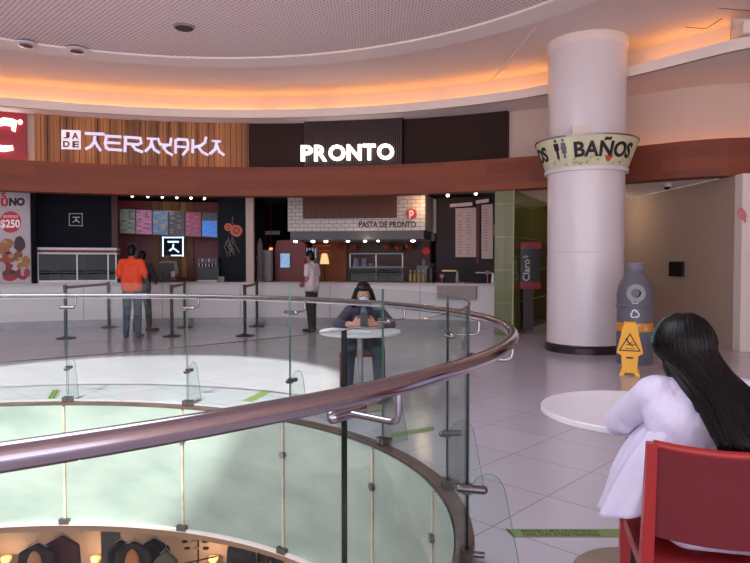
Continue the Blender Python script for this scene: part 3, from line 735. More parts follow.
FOOD = [('burger_bun', (196, 132, 76), [(7, 244, 7, 5.5), (4, 250, 6, 5)]), ('fried_chicken', (176, 98, 44), [(9, 258, 7, 5), (18, 256, 5, 5), (2, 262, 5, 4)]), ('drink_cup', (84, 26, 34), [(19.5, 244, 6, 7.5)]), ('fries', (206, 142, 62), [(26, 262, 4, 6), (22, 266, 5, 4)]),
 ('red_bucket', (176, 36, 56), [(22, 274, 7, 6), (7, 266, 6, 4)]), ('white_cup', (214, 206, 210), [(2, 267, 3.5, 5), (23.5, 271, 3, 5)]), ('bowl', (120, 66, 44), [(10, 274, 8, 4.5)]), ('bowl_rim', (190, 40, 52), [(10, 278, 7, 3)]), ('sesame_bits', (226, 178, 110), [(5, 242, 2.5, 1.6), (11, 256, 2.6, 2), (20, 259, 2, 2)]), ('dark_bits', (70, 40, 30), [(8, 253, 3.4, 1.4), (12, 272, 3, 1.6)]), ('red_label', (206, 60, 70), [(5, 257, 3, 2.6), (27, 273, 3, 5)])]
for nm, colr, L_ in FOOD:
    m = MB()
    for q in L_: disc(m, *q, fn, 0, .004+.0015*FOOD.index((nm, colr, L_)), 14, .12)
    tag(m.build('picture_of_'+nm, pm('print_'+nm, tuple(int(v*.85) for v in colr), .5, var=.25, scale=30), t), kind='stuff' if 'bits' in nm else None)
# dark column and navy shutter panel
m = MB(); m.arc(phi(31.8, 12.1), phi(36.6, 12.1), 12.1, 12.24, CT, 2.93); simple('dark_post', m, M_dark, 'narrow dark post between the food poster and the navy panel', 'post')
t = empty('navy_panel', pt(phi(74, 12.9), 12.9, 1.9), 'flat navy panel with a small outlined square logo above the display case', 'panel')
m = MB(); m.arc(phi(37, 12.9), phi(111.5, 12.9), 12.9, 12.98, CT, 2.93); m.build('board', M_navy, t)
fn = fpx(0, 0, 12.9); m = MB()
for a, b in (((69, 213.6), (82.5, 213.6)), ((82.2, 213.3), (82.2, 226)), ((82.5, 225.8), (69, 225.4)), ((69.3, 225.6), (69.3, 213.4))): stroke(m, [(a[0], -a[1]), (b[0], -b[1])], .55, fn, 0, .01)
m.build('logo_frame', M_letter_dim, t); m = MB()
stroke(m, [(73, -217.3), (79.5, -217.3)], .9, fn, 0, .01); stroke(m, [(76.2, -217.5), (76, -220.5), (73, -222.3)], 1, fn, 0, .01); stroke(m, [(76.2, -219.6), (79.3, -222.5)], 1, fn, 0, .01); m.build('logo_mark', M_letter_dim, t)
# display case
RD = 12.25
t = empty('display_case', pt(phi(77, RD), RD+.2, CT), 'long glazed food display case with a red and white striped top edge', 'display case')
a0, a1 = phi(37, RD), phi(117, RD)
def zz_(py, px, R): return zpx(px, py, R)
zt = zz_(250, 77, RD)
m = MB(); m.arc(a0, a1, RD, RD+.55, zt-.0, zt+.05); m.arc(a0, a1, RD-.0, RD+.55, zt-.09, zt-.055); m.build('white_stripe', M_letter_dim, t)
m = MB(); m.arc(a0, a1, RD-.005, RD+.55, zt-.055, zt); m.build('red_stripe', M_red, t)
m = MB(); m.arc(a0, a1, RD, RD+.5, CT, CT+.06); m.build('base', M_steel2, t)
m = MB(); m.arc(a0, a1, RD+.5, RD+.55, CT, zt-.09); m.build('back', M_black, t)
m = MB(); m.arc(a0+.002, a1-.002, RD+.01, RD+.02, CT+.06, zt-.09); m.build('front_glass', M_case, t)
m = MB(); m.arc(a0+.004, a1-.004, RD+.12, RD+.48, CT+.22, CT+.235); m.build('shelf', M_steel2, t)
for px in (38, 77, 108, 116): m = MB(); a = phi(px, RD); m.arc(a-.001, a+.001, RD, RD+.03, CT+.05, zt-.08, 1); m.build('frame_post', M_steel2, t)
for px, w_, h_, colr in ((48, 10, .12, (110, 100, 96)), (62, 12, .09, (90, 84, 84)), (92, 14, .13, (58, 66, 78))):
    m = MB(); m.arc(phi(px, RD), phi(px+w_, RD), RD+.15, RD+.4, CT+.062, CT+.062+h_); m.build('food_tray', pm('tray%d' % px, colr, .4, .4), t)
# ------------------------------------------------------------------ teriyaki kitchen
RK = 14.6
m = MB(); m.arc(phi(111, RK), phi(222, RK), RK, RK+.1, 0, 2.94); struct(m.build('wall_back', M_red))
m = MB(); m.arc(phi(112, 12.9), phi(118, 12.9), 12.9, 13.0, CT, 2.94); simple('dark_post', m, pm('dark_red_post', (74, 16, 26), .5), 'dark red narrow post at the left of the menu screens', 'post')
m = MB(); p = phi(153, RK-.05); q1 = phi(191, RK-.05); random.seed(2)
while p < q1: m.arc(p, p+.0105, RK-.05-random.choice((0, .02, .03)), RK-.005, 1.0, 2.93, 1); p += .0115
simple('wood_slat_panel', m, M_plank, 'upright orange wood slats behind the menu screens and lit logo', 'panel')
cols = [((92, 96, 92), (60, 60, 64)), ((150, 88, 130), (90, 50, 84)), ((70, 96, 140), (150, 140, 80)), ((34, 34, 48), (120, 90, 80)), ((130, 40, 70), (150, 80, 150)), ((36, 36, 50), (40, 110, 200))]
RM = 13.6
slabs = ['leftmost menu screen with grey green food photos', 'second menu screen from the left, mostly pink', 'third menu screen from the left, blue and yellow blocks', 'fourth menu screen from the left, dark with plates', 'fifth menu screen from the left, red and purple lines', 'rightmost menu screen with a bright blue block']
for i in range(6):
    x0 = 119.5+i*16.4; x1 = x0+16.1; y0 = 208.5+i*.7; y1 = 233.5+i*.75
    t = empty('menu_screen', pt(phi((x0+x1)/2, RM), RM, zz_(y1, x0, RM)), slabs[i], 'screen', 'menu screens over the counter')
    fn = fpx(0, 0, RM)
    m = MB(); m.prism([(x0, -y0), (x0, -y1), (x1, -y1-.6), (x1, -y0-.6)], fn, -.06, 0); m.build('bezel', M_black, t)
    c1, c2 = cols[i]; m = MB(); m.prism([(x0+.5, -y0-.5), (x0+.5, -y1+.5), (x1-.4, -y1), (x1-.4, -y0-1)], fn, 0, .004); m.build('display', pm('scr%d' % i, c1, .3, emit=.3, var=.4, scale=9), t)
    m = MB(); random.seed(i)
    if i == 5: m.prism([(x0+.8, -y0-8.5), (x0+.8, -y1+1), (x1-.6, -y1+.2), (x1-.6, -y0-9)], fn, .004, .007)
    else:
        for k in range(9): 
            yy = y0+2.5+k*2.3; w_ = random.uniform(2, 6); xs_ = x0+random.choice((1.5, 8.5)); m.prism([(xs_, -yy), (xs_, -yy-1.3), (xs_+w_, -yy-1.4), (xs_+w_, -yy-.1)], fn, .004, .007)
    MENU_ = m.build('menu_blocks', pm('scrb%d' % i, tuple(int(v*.8) for v in c2) if i != 5 else c2, .3, emit=.5, var=.3, scale=14), t); MENU_['kind'] = 'stuff'
for i, px in enumerate((133, 148.5, 163, 177.5, 191.5, 205)):
    x, y = hit(px, 12.9); zc = S(px, 196+i*.5, y).z
    t = empty('track_spotlight', (x, y, zc), ['leftmost', 'second from the left', 'third from the left', 'third from the right', 'second from the right', 'rightmost'][i]+' small glowing spotlight above the menu screens', 'spotlight', 'spotlights above the menu screens')
    m = MB(); m.cone((x, y+.03, zc+.05), (x, y+.08, 2.95), .02, .02, 8); m.cone((x, y+.02, zc+.01), (x, y+.06, zc+.1), .035, .03, 10); m.build('lamp_body', M_black, t)
    m = MB(); m.sph((x, y, zc), .03, 10, 6); m.build('bulb', M_bulb, t)
t = empty('lit_logo_sign', pt(phi(173, 14.3), 14.3, 1.6), 'square glowing blue-white logo sign with a T shaped mark', 'sign')
fn = fpx(0, 0, 14.3)
m = MB(); m.prism([(162, -236.5), (162, -256.5), (184, -256.5), (184, -236.5)], fn, -.05, 0); m.build('board', M_navy, t)
LB = pm('logo_glow', (190, 225, 255), .4, emit=2.2, var=.02)
m = MB()
for a, b in (((162.5, 237.5), (183.5, 237.5)), ((183, 237), (183, 256)), ((183.5, 255.5), (162.5, 255.5)), ((163, 256), (163, 237))): stroke(m, [(a[0], -a[1]), (b[0], -b[1])], 1.1, fn, 0, .02)
m.build('frame', LB, t); m = MB(); stroke(m, [(168.3, -241.8), (178.2, -241.8)], 1.5, fn, 0, .02); m.build('bar', LB, t)
m = MB(); stroke(m, [(173.4, -244.5), (172.8, -248.3), (168.3, -251.8)], 1.3, fn, 0, .02); stroke(m, [(173.2, -248), (178.5, -251.9)], 1.3, fn, 0, .02); m.build('mark', LB, t)
m = MB(); fn = fpx(0, 0, 14.5); m.prism([(127, -242.5), (127, -257), (139.5, -257), (139.5, -242.5)], fn, -.02, .01); simple('wall_notice', m, pm('notice_grey', (96, 88, 92), .6), 'small grey notice on the red wall behind the man in orange', 'notice')
# soda dispenser
RR = 12.75
t = empty('drink_dispenser', pt(phi(207, RR), RR, CT), 'black drink dispenser with a row of taps on the counter', 'drink dispenser')
zt = zz_(257.5, 207, RR)
m = MB(); m.arc(phi(196.5, RR), phi(218, RR), RR+.12, RR+.4, CT, zt); m.build('body', M_black, t)
m = MB(); m.arc(phi(196.5, RR), phi(218, RR), RR-.02, RR+.12, zt-.14, zt); m.build('head', pm('disp_head', (44, 38, 40), .4), t)
m = MB(); m.arc(phi(197, RR), phi(217.5, RR), RR-.06, RR+.12, CT, CT+.03); m.build('drip_tray', M_steel2, t)
for k in range(6):
    a = phi(199.2+k*3.3, RR); m = MB(); m.cone(pt(a, RR, zt-.22), pt(a, RR, zt-.14), .014, .02, 8); m.build('tap', M_steel, t)
    m = MB(); m.arc(a-.0012, a+.0012, RR-.024, RR-.02, zt-.1, zt-.03, 1); m.build('drink_label', pm('dl%d' % k, random.choice(((150, 60, 70), (170, 160, 150), (110, 60, 70))), .5, emit=.15), t)
# navy graphic wall with orange discs
t = empty('graphic_wall_panel', pt(phi(231, 13.2), 13.2, CT), 'dark teal wall panel with orange flower discs and pale drips', 'panel')
m = MB(); m.arc(phi(218.5, 13.2), phi(246, 13.2), 13.2, 13.3, 0, 2.94); m.build('board', pm('teal_panel', (32, 38, 46), .6, var=.1, spec=.15), t)
fn = fpx(0, 0, 13.2); ORG = pm('graphic_orange', (196, 96, 62), .5, emit=.15)
for cx_, cy_, r in ((236.3, 230.7, 6), (228.3, 227, 4)):
    m = MB(); disc(m, cx_, cy_, r, r, fn, 0, .004, 20, .05); m.build('orange_disc', ORG, t)
    m = MB(); disc(m, cx_, cy_, r*.6, r*.6, fn, .004, .007, 14); m.build('disc_ring', pm('graphic_red', (160, 56, 50), .5), t)
    m = MB(); disc(m, cx_, cy_, r*.3, r*.3, fn, .007, .010, 12); m.build('disc_centre', ORG, t)
GR = pm('graphic_pale', (128, 112, 100), .6)
random.seed(4)
for k in range(8):
    x = 226+random.uniform(0, 12); y = 236+random.uniform(0, 10); pts = [(x, -y)]
    for j in range(4): x += random.uniform(-3, 3); y += random.uniform(2, 5); pts.append((x, -min(y, 268)))
    m = MB(); stroke(m, pts, .7, fn, 0, .003); m.build('drip_pattern', GR, t)
m = MB(); stroke(m, [(233, -217), (232, -222), (234.5, -226)], .9, fn, 0, .003); m.build('stem', GR, t)
# point of sale
def counter_box(name, px0, px1, py0, py1, R, dep, mat, label, cat, zb=None):
    a0, a1 = phi(px0, R), phi(px1, R); zb = CT if zb is None else zb
    zt = zpx((px0+px1)/2, py0, R); m = MB(); m.arc(a0, a1, R, R+dep, zb, zt); return m, zt
t = empty('cash_register', pt(phi(166, 12.4), 12.4, CT), 'black cash register screen in front of the capped worker', 'cash register')
m = MB(); m.arc(phi(157, 12.3), phi(173.5, 12.3), 12.3, 12.36, CT+.12, zpx(165, 263, 12.3)); m.build('screen', M_black, t)
m = MB(); m.arc(phi(161, 12.4), phi(169, 12.4), 12.36, 12.5, CT, CT+.2); m.build('stand', M_black, t)
m = MB(); m.arc(phi(154, 12.3), phi(178, 12.3), 12.34, 12.6, CT, CT+.05); m.build('base', M_black, t)
m = MB(); m.arc(phi(171, 12.28), phi(174.5, 12.28), 12.28, 12.3, CT+.12, CT+.24); m.build('card_reader', pm('pale_plastic', (180, 172, 180), .5), t)
# cups on counter right of dispenser
m = MB(); m.arc(phi(218, 12.5), phi(224, 12.5), 12.5, 12.62, CT, CT+.12); simple('napkin_box', m, pm('napkin', (150, 140, 136), .6), 'small pale napkin box on the counter right of the drink dispenser', 'box')

# ================================================================== PRONTO KITCHEN
RK2 = 15.3
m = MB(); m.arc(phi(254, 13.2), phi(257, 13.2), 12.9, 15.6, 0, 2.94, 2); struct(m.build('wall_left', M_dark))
# hood clad in white tiles
RH = 13.0
zb = zpx(340, 231, RH)
t = empty('tiled_hood', pt(phi(357, RH), RH, zb), 'kitchen hood clad in white brick tiles with black lettering and a round red logo', 'hood')
a0, a1 = phi(288, RH), phi(425, RH)
m = MB(); m.arc(a0, a1, RH, RH+1.6, zb, 2.94); m.build('tile_cladding', M_subway, t)
m = MB(); m.arc(a0+.004, a1-.003, RH+.03, RH+1.5, zb-.2, zb); m.build('steel_underside', pm('hood_steel', (96, 92, 94), .5, .3), t)
m = MB(); b0, b1 = phi(303, RH), phi(397, RH); m.arc(b0, b1, RH-.02, RH, zpx(350, 218.5, RH), 2.94); m.build('backing_board', pm('slat_back', (84, 48, 38), .6), t)
m = MB(); n_ = 52
for k in range(n_): m.arc(b0+(b1-b0)*(k+.15)/n_, b0+(b1-b0)*(k+.75)/n_, RH-.04, RH-.02, zpx(350, 218.5, RH), 2.94, 1)
m.build('slat_cladding', pm('brown_slat_wood', (128, 76, 60), .5, var=.25, scale=20), t)
textF('PASTA DE PRONTO', 359, 221.2, 416, 227.6, RH, .01, .022).build('lettering', MK, t)
fn = fpx(0, 0, RH-.02); m = MB(); disc(m, 411.2, 213.8, 5.4, 5.4, fn, -.02, .03, 28); m.build('round_logo', pm('logo_red', (176, 22, 34), .4, emit=.3), t)
textF('p', 409, 210, 413.8, 218.3, RH-.052, .008, .05).build('logo_letter', M_letter_dim, t)
lamps = [(296, 236, 5), (313, 238.5, 3), (326, 234, 3), (348, 239, 2.4), (365, 239, 2.4), (378, 239.5, 1.6), (413, 232.5, 3.2)]
llab = ['large round lamp at the left end under the tiled hood', 'small bright lamp second from the left under the hood', 'white lamp under the hood left of the wooden shelves', 'bright lamp under the hood over the left of the display shelves', 'bright lamp under the hood over the display shelves, right one of the pair', 'tiny lamp under the middle of the hood', 'long bright lamp at the right end under the hood']
for (px, py, r), lb in zip(lamps, llab):
    x, y = hit(px, RH+.25); zc = min(S(px, py, y).z, zb-.23); t = empty('hood_lamp', (x, y, zc), lb, 'lamp', 'lamps under the tiled hood')
    m = MB(); m.lathe([(.02, .06), (.025*r*.6+.02, 0), (.02*r*.6+.02, 0)], (x, y, zc+.012), 12); m.cone((x, y, zc+.06), (x, y, zb-.19), .01, .01, 6); m.build('shade', M_steel2, t)
    m = MB(); m.sph((x, y, zc), (.013*r+.012, .013*r+.012, .012*r*.6+.008), 10, 6); m.build('bulb', M_bulbw, t)
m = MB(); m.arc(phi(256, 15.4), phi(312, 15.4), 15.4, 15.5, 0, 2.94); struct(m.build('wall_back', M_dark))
m = MB(); m.arc(phi(312, 15.2), phi(346, 15.2), 15.2, 15.4, 0, 2.94); struct(m.build('wall_back', pm('warm_wood_wall', (170, 92, 40), .5, var=.2, scale=3)))
m = MB(); m.arc(phi(346, 15.3), phi(430, 15.3), 15.3, 15.5, 0, 2.94); struct(m.build('wall_back', pm('brown_red_wall', (84, 40, 34), .45, var=.25, scale=2)))
for k in range(3):
    m = MB(); z = zpx(322, 246+k*5, 15.0); m.arc(phi(314-k, 15.0), phi(329, 15.0), 15.0, 15.18, z, z+.02); simple('wall_shelf', m, pm('lit_wood', (214, 140, 76), .5, emit=.15), ['top', 'middle', 'bottom'][k]+' small warm wooden wall shelf left of the display shelves', 'shelf', 'warm wooden wall shelves')
# little white sign
fn = fpx(0, 0, 14.6); m = MB(); m.prism([(262, -231), (262, -234.8), (279.8, -234.6), (279.8, -230.8)], fn, 0, .03); t = m.build('aisle_sign', pm('aisle_white', (170, 164, 170), .5)); tag(t, 'small white rectangular sign hanging in the dark kitchen entrance', 'sign')
m = MB()
for px in (265, 277): x, y = hit(px, 14.6); m.cone((x, y, zpx(px, 231, 14.6)), (x, y, 2.95), .006, .006, 6)
m.build('hanger', M_black, t)
# pale sack / white sculpture at the left, lamp, red kiosk
def lump(name, px, py0, py1, R, w, colr, label, cat, prof):
    x, y = hit(px, R); z1 = zpx(px, py0, R); z0_ = zpx(px, py1, R) if py1 else CT; h = z1-z0_; m = MB(); m.lathe([(r*w, z0_+h*z) for r, z in prof], (x, y, 0), 20); return tag(m.build(name, pm(name+'_m', colr, .5, var=.15, scale=12), smooth=True), label, cat)
lump('coffee_urn', 260, 238, None, 12.5, .085, (104, 90, 92), 'tall grey and dark coffee urn at the left end of the kitchen counter', 'urn', [(1, 0), (1, .08), (.8, .1), (.85, .5), (1, .52), (1, .56), (.75, .58), (.72, .85), (.4, .95), (.2, 1)])
m = MB(); m.arc(phi(262, 12.7), phi(271, 12.7), 12.7, 13.0, CT, zpx(266, 250, 12.7)); simple('paper_bag', m, pm('grey_bag', (128, 120, 122), .6), 'upright grey container behind the coffee urn', 'container')
x, y = hit(271, 13.6); zc = zpx(271, 249, 13.6); t = empty('hanging_lamp', (x, y, zc), 'small glowing orange lamp hanging left of the red kiosk', 'lamp')
m = MB(); m.sph((x, y, zc), .045, 12, 8); m.build('bulb', pm('orange_bulb', (255, 120, 60), .5, emit=3), t); m = MB(); m.cone((x, y, zc+.04), (x, y, 2.95), .008, .008, 6); m.cone((x, y, zc+.03), (x, y, zc+.12), .07, .02, 12); m.build('shade', M_red, t)
t = empty('red_kiosk', pt(phi(290, 13.2), 13.3, 0), 'tall red machine cabinet with a rounded blue screen', 'machine')
fn = fpx(0, 0, 13.2); m = MB(); m.prism([(275, -282), (305, -282), (305, -244), (301, -240.5), (296, -239.5), (277, -240.5), (274.5, -250)][::-1], fn, -.4, 0); m.build('cabinet', M_red, t)
m = MB(); m.prism([(279.3, -252.5), (279.3, -268.5), (291, -268.5), (291, -252.5)], fn, 0, .02); m.build('screen_frame', M_black, t)
m = MB(); m.prism([(280.5, -253.5), (280.5, -267.5), (289.8, -267.5), (289.8, -253.5)], fn, .02, .026); m.build('screen', pm('kiosk_screen', (120, 150, 190), .3, emit=.8, var=.2, scale=20), t)
m = MB(); m.arc(phi(306, 13.3), phi(318, 13.3), 13.3, 13.4, CT+.1, zpx(311, 247.5, 13.3)); t = m.build('bottle_fridge', M_black); tag(t, 'dark drinks fridge with a lit striped window behind the man in white', 'fridge')
for k in range(4): m = MB(); p = phi(306.3+k*2.9, 13.29); m.arc(p, p+.0022, 13.285, 13.3, zpx(311, 258, 13.3), zpx(311, 248.5, 13.3), 1); m.build('window_strip', pm('fridge_glow', (130, 140, 165), .4, emit=.5), t)
x, y = hit(324.5, 12.9); t = empty('counter_lamp', (x, y, CT), 'small lamp with a glowing cream shade on the counter', 'lamp')
z0_, z1_ = zpx(324.5, 264, 12.9), zpx(324.5, 253.5, 12.9)
m = MB(); m.lathe([(.11, z0_), (.085, z0_+.15), (.06, z1_), (.03, z1_)], (x, y, 0), 20); m.build('lamp_shade', pm('cream_glow', (250, 200, 140), .6, emit=.8), t, smooth=True)
m = MB(); m.cone((x, y, CT), (x, y, z0_+.02), .012, .012, 8); m.lathe([(.07, CT), (.07, CT+.02), (.02, CT+.03)], (x, y, 0), 16); m.build('base', M_black, t)
# display shelf unit with plates and bowls
RX = 12.6
t = empty('glass_display_shelves', pt(phi(376, RX), RX+.1, CT), 'glass shelf unit with crockery in the middle of the kitchen counter', 'display case')
a0, a1 = phi(349.5, RX), phi(403, RX)
for py in (253.5, 267): z = zpx(376, py, RX); m = MB(); m.arc(a0, a1, RX, RX+.4, z-.015, z+.01); m.build('glass_shelf', pm('shelf_edge', (96, 100, 108), .3, .4), t)
for px in (350, 376, 402.5): m = MB(); a = phi(px, RX); m.arc(a-.0009, a+.0009, RX, RX+.02, CT, zpx(px, 253.5, RX), 1); m.build('frame_post', M_steel2, t)
m = MB(); m.arc(a0, a1, RX-.03, RX-.02, CT, zpx(376, 268, RX)); m.build('front_glass', M_case, t)
z2 = zpx(376, 267, RX)+.012
for px, w_, h_, lb in ((356, .075, .19, 'left tall stack of pale plates on the glass shelf'), (364, .075, .19, 'right tall stack of pale plates on the glass shelf')):
    x, y = hit(px, RX+.2); m = MB(); prof = []
    for k in range(9): prof += [(w_*(1-.02*k), k*h_/9), (w_*(.86-.02*k), (k+.7)*h_/9)]
    m.lathe(prof, (x, y, z2), 20); simple('plate_stack', m, pm('pale_crockery', (150, 156, 170), .3), lb, 'plates', smooth=True)
x, y = hit(371, RX+.2); m = MB(); m.lathe([(.03, 0), (.06, .03), (.07, .07), (.055, .07), (.03, .03)], (x, y, z2), 20); simple('bowl', m, MATS['pale_crockery'], 'small pale bowl right of the plate stacks on the glass shelf', 'bowl', smooth=True)
for i, px in enumerate((341, 352.5, 387, 399, 409)):
    x, y = hit(px, 14.9); zc = zpx(px, 246+(i % 2)*1.5, 14.9); m = MB()
    m.add([Vector((x+.1*math.cos(k*PI/8)*(1 if j else .0), y-.03*(1-j), zc+.1*math.sin(k*PI/8)*(1 if j else 0))) for j in (0, 1) for k in range(16)], [(k, (k+1) % 16, 16+(k+1) % 16, 16+k) for k in range(16)]+[tuple(range(31, 15, -1))])
    o = simple('wall_plate', m, pm('copper_plate', (150, 70, 52), .35, .4), ['first', 'second', 'third', 'fourth', 'fifth'][i]+' round copper plate from the left on the brown kitchen wall', 'plate', 'copper plates on the kitchen wall', smooth=True)
    m = MB(); m.cone((x, y, zc), (x, y+.4, zc), .015, .015, 6); m.build('peg', M_black, o)
bl = ['leftmost', 'second from the left', 'second from the right', 'rightmost']
for i in range(4):
    x, y = hit(410.5+i*4.3, 12.45); t = empty('oil_bottle', (x, y, CT), bl[i]+' of four yellow oil bottles on the kitchen counter', 'bottle', 'oil bottles on the counter')
    m = MB(); m.lathe([(.036, 0), (.038, .02), (.038, .17), (.03, .2), (.014, .215), (.014, .235)], (x, y, CT), 14); m.build('bottle_body', pm('oil_yellow', (150, 136, 84), .2), t, smooth=True)
    m = MB(); m.lathe([(.017, .235), (.017, .265), (.01, .27)], (x, y, CT), 12); m.build('cap', pm('pale_cap', (170, 160, 150), .5), t)
x, y = hit(431, 12.3); t = empty('coffee_grinder', (x, y, CT), 'black cylindrical coffee grinder with hopper on the counter', 'coffee grinder')
m = MB(); m.lathe([(.1, 0), (.1, .04), (.085, .05), (.085, .3), (.095, .31)], (x, y, CT), 20); m.build('body', M_black, t, smooth=True)
m = MB(); m.lathe([(.05, .31), (.08, .4), (.07, .42)], (x, y, CT), 18); m.build('hopper', pm('smoky', (60, 54, 56), .3), t, smooth=True)
x, y = hit(426, 14.2); zc = zpx(426, 251, 14.2); m = MB(); m.sph((x, y, zc), (.09, .05, .09), 14, 9); m.cone((x, y, zc), (x, y+1.0, zc), .02, .02, 8); simple('red_round_sign', m, pm('red_disc', (190, 30, 36), .4, emit=.3), 'small round red sign on the dark wall right of the copper plates', 'sign', smooth=True)
x, y = hit(423.5, 14.0); m = MB(); zc = zpx(423.5, 262, 14.0); m.lathe([(.05, -.08), (.06, 0), (.04, .07), (.02, .09)], (x, y, zc), 14); m.box((x, y, (CT+zc-.08)/2-.01), (.3, .2, zc-.08-CT), -.25); simple('blender_jug', m, pm('grey_jug', (120, 112, 112), .3), 'pale jug on a dark stand behind the oil bottles', 'jug', smooth=True)
# registers
def register(pxa, pxb, py, R, label, nm='cash_register', strip=(210, 170, 130)):
    t = empty(nm, pt(phi((pxa+pxb)/2, R), R+.1, CT), label, 'cash register'); zt = zpx((pxa+pxb)/2, py, R); a, b = phi(pxa, R), phi(pxb, R)
    v = [pt(a, R, CT), pt(b, R, CT), pt(b, R+.3, CT), pt(a, R+.3, CT)]; w_ = [pt(a, R+.1, zt), pt(b, R+.1, zt), pt(b, R+.28, zt), pt(a, R+.28, zt)]
    m = MB(); m.hull8(v, w_); m.build('body', M_black, t)
    m = MB(); m.arc(a+.001, b-.001, R+.06, R+.14, zt, zt+.03); m.build('top_strip', pm('strip%d' % strip[0], strip, .5, emit=.15), t); return t
register(441, 455.5, 271.5, 12.25, 'black register with a cream top strip right of the coffee grinder')
t = register(474.5, 491, 273.5, 12.3, 'black receipt printer below the framed menus at the right end', 'receipt_printer', (150, 140, 144))
for px, py, colr, lb in ((442, 276, (176, 110, 130), 'pink card display at the left of the black register'), (487.5, 272.5, (186, 116, 132), 'pink card display at the right of the receipt printer')):
    x, y = hit(px, 12.18); m = MB(); zc = zpx(px, py, 12.18); m.sph((x, y, zc), (.05, .012, .045), 12, 8); m.cone((x, y, CT), (x, y, zc), .01, .01, 6); m.lathe([(.03, 0), (.03, .01)], (x, y, CT), 12); simple('card_display', m, pm('pink_card', colr, .5), lb, 'card display')
for px, w_, colr, lb in ((458.5, .035, (170, 110, 110), 'small pink and white cup on the counter right of the register'), (463.5, .03, (220, 210, 205), 'small white bowl on the counter below the left menu'), (471, .014, (120, 30, 30), 'first tiny red sauce pot on the counter edge'), (474, .014, (120, 30, 30), 'second tiny red sauce pot on the counter edge')):
    x, y = hit(px, 12.12); m = MB(); m.lathe([(w_*.7, 0), (w_, w_*1.4 if px < 460 else w_*.7), (w_*.8, w_*1.4 if px < 460 else w_*.7)], (x, y, CT), 14); simple('sauce_cup', m, pm('cup%d%d' % (colr[0], colr[1]), colr, .4), lb, 'cup', smooth=True)
# framed menus on the right wall of the kitchen
m = MB(); m.arc(phi(436, 14.0), phi(495, 14.0), 14.0, 14.1, 0, 2.94); struct(m.build('wall_back', pm('maroon_wall', (40, 18, 24), .6, var=.1)))
fn = fpx(0, 0, 13.9)
for (x0, x1, ya, yb, lb) in ((455.5, 476, 208.5, 257, 'large white menu board with fine print on the dark wall'), (481.5, 492.5, 205, 258.5, 'narrow white menu board beside the green wall')):
    t = empty('menu_board', pt(phi((x0+x1)/2, 13.9), 13.9, 1.5), lb, 'menu board')
    m = MB(); m.prism([(x0, -ya), (x0, -yb), (x1, -yb-.3), (x1, -ya+1)], fn, -.04, 0); m.build('board', pm('menu_paper', (186, 160, 160), .5, emit=.12), t)
    random.seed(int(x0)); 
    m = MB()
    for k in range(15):
        yy = ya+4+k*2.9
        for c_ in ((x0+2.5, x0+8.5), (x0+11, x0+18)):
            if c_[1] < x1-.5 and random.random() < .85: m.prism([(c_[0], -yy), (c_[0], -yy-.6), (c_[0]+random.uniform(3, c_[1]-c_[0]), -yy-.6), (c_[0]+3, -yy)], fn, 0, .004)
        if x1-x0 < 12: m.prism([(x0+2, -yy), (x0+2, -yy-.6), (x0+random.uniform(5, 9), -yy-.6), (x0+5, -yy)], fn, 0, .004)
    tag(m.build('menu_print', pm('print_grey', (128, 100, 104), .6), t), kind='stuff')
    m = MB(); m.prism([(x0-5 if x0 < 470 else x0-5, -ya+4.2), (x0-5, -ya+1.2), (x1-3.5, -ya+2.8), (x1-3.5, -ya+6)], fn, .02, .08); m.build('picture_light', pm('light_box', (190, 170, 172), .5, emit=.2), t)
x, y = hit(478.5, 13.9); m = MB(); m.box((x, y+.08, 2.1), (.06, .03, 1.5), -.3); simple('maroon_strip', m, pm('maroon_strip_m', (110, 22, 34), .5), 'dark red strip between the two white menu boards', 'strip')
for px, py, R, lb in ((475.5, 193.5, 12.6, 'small white ceiling lamp above the menus at the right'), (447.5, 195.3, 12.6, 'small white ceiling lamp above the dark part right of the hood')):
    x, y = hit(px, R); zc = min(S(px, py, y).z, 2.9); t = empty('ceiling_spot', (x, y, zc), lb, 'lamp'); m = MB(); m.sph((x, y, zc), .035, 10, 6); m.build('bulb', M_bulbw, t); m = MB(); m.cone((x, y, zc+.02), (x, y, 2.96), .03, .03, 10); m.build('housing', M_black, t)
x, y = hit(281, 12.5); 
# orange wall lamp edge by the green wall
x, y = hit(493.5, 11.4); m = MB(); m.box((x, y, 2.0), (.05, .05, .22), -.3); simple('wall_sconce', m, pm('sconce_m', (150, 92, 70), .5), 'small reddish box on the edge of the green wall by the menus', 'sconce')

# payphone-like stand
bx, by = 2.93, 12.0
dirn = (gw1-gw0).normalized(); nrm = Vector((dirn.y, -dirn.x, 0))
c0 = Vector((S(528.5, 260, 12.35).x, 12.35, 0)); zt = zpx(528, 243, 12.6)
wl = gw0+dirn*((c0-gw0).dot(dirn)); c0 = wl+nrm*.14
t = empty('phone_booth', (c0.x, c0.y, 0), 'dark public phone hood with red top and bottom by the green wall', 'phone')
ang = math.atan2(dirn.y, dirn.x); z_t = S(528, 243, c0.y).z; z_b = S(528, 288, c0.y).z; Wd, Dp = .42, .26
m = MB(); m.box((c0.x, c0.y, (z_t+z_b)/2), (Wd, Dp, z_t-z_b-.2), -.15); m.build('hood', pm('phone_dark', (34, 36, 42), .3), t)
m = MB(); m.box((c0.x, c0.y, z_t-.05), (Wd+.03, Dp+.03, .13), -.15); m.build('top_cap', pm('phone_red', (150, 22, 36), .35), t)
m = MB(); m.box((c0.x, c0.y, z_b+.05), (Wd+.03, Dp+.03, .13), -.15); m.build('bottom_cap', MATS['phone_red'], t)
cc, ss = math.cos(-.15), math.sin(-.15)
def ph_fn(u, v, d):                  # text runs upward on the front face
    X, Y = -v-.02+.02, -Dp/2-d-.001
    return Vector((c0.x+X*cc-Y*ss, c0.y+X*ss+Y*cc, (z_t+z_b)/2-.3+u))
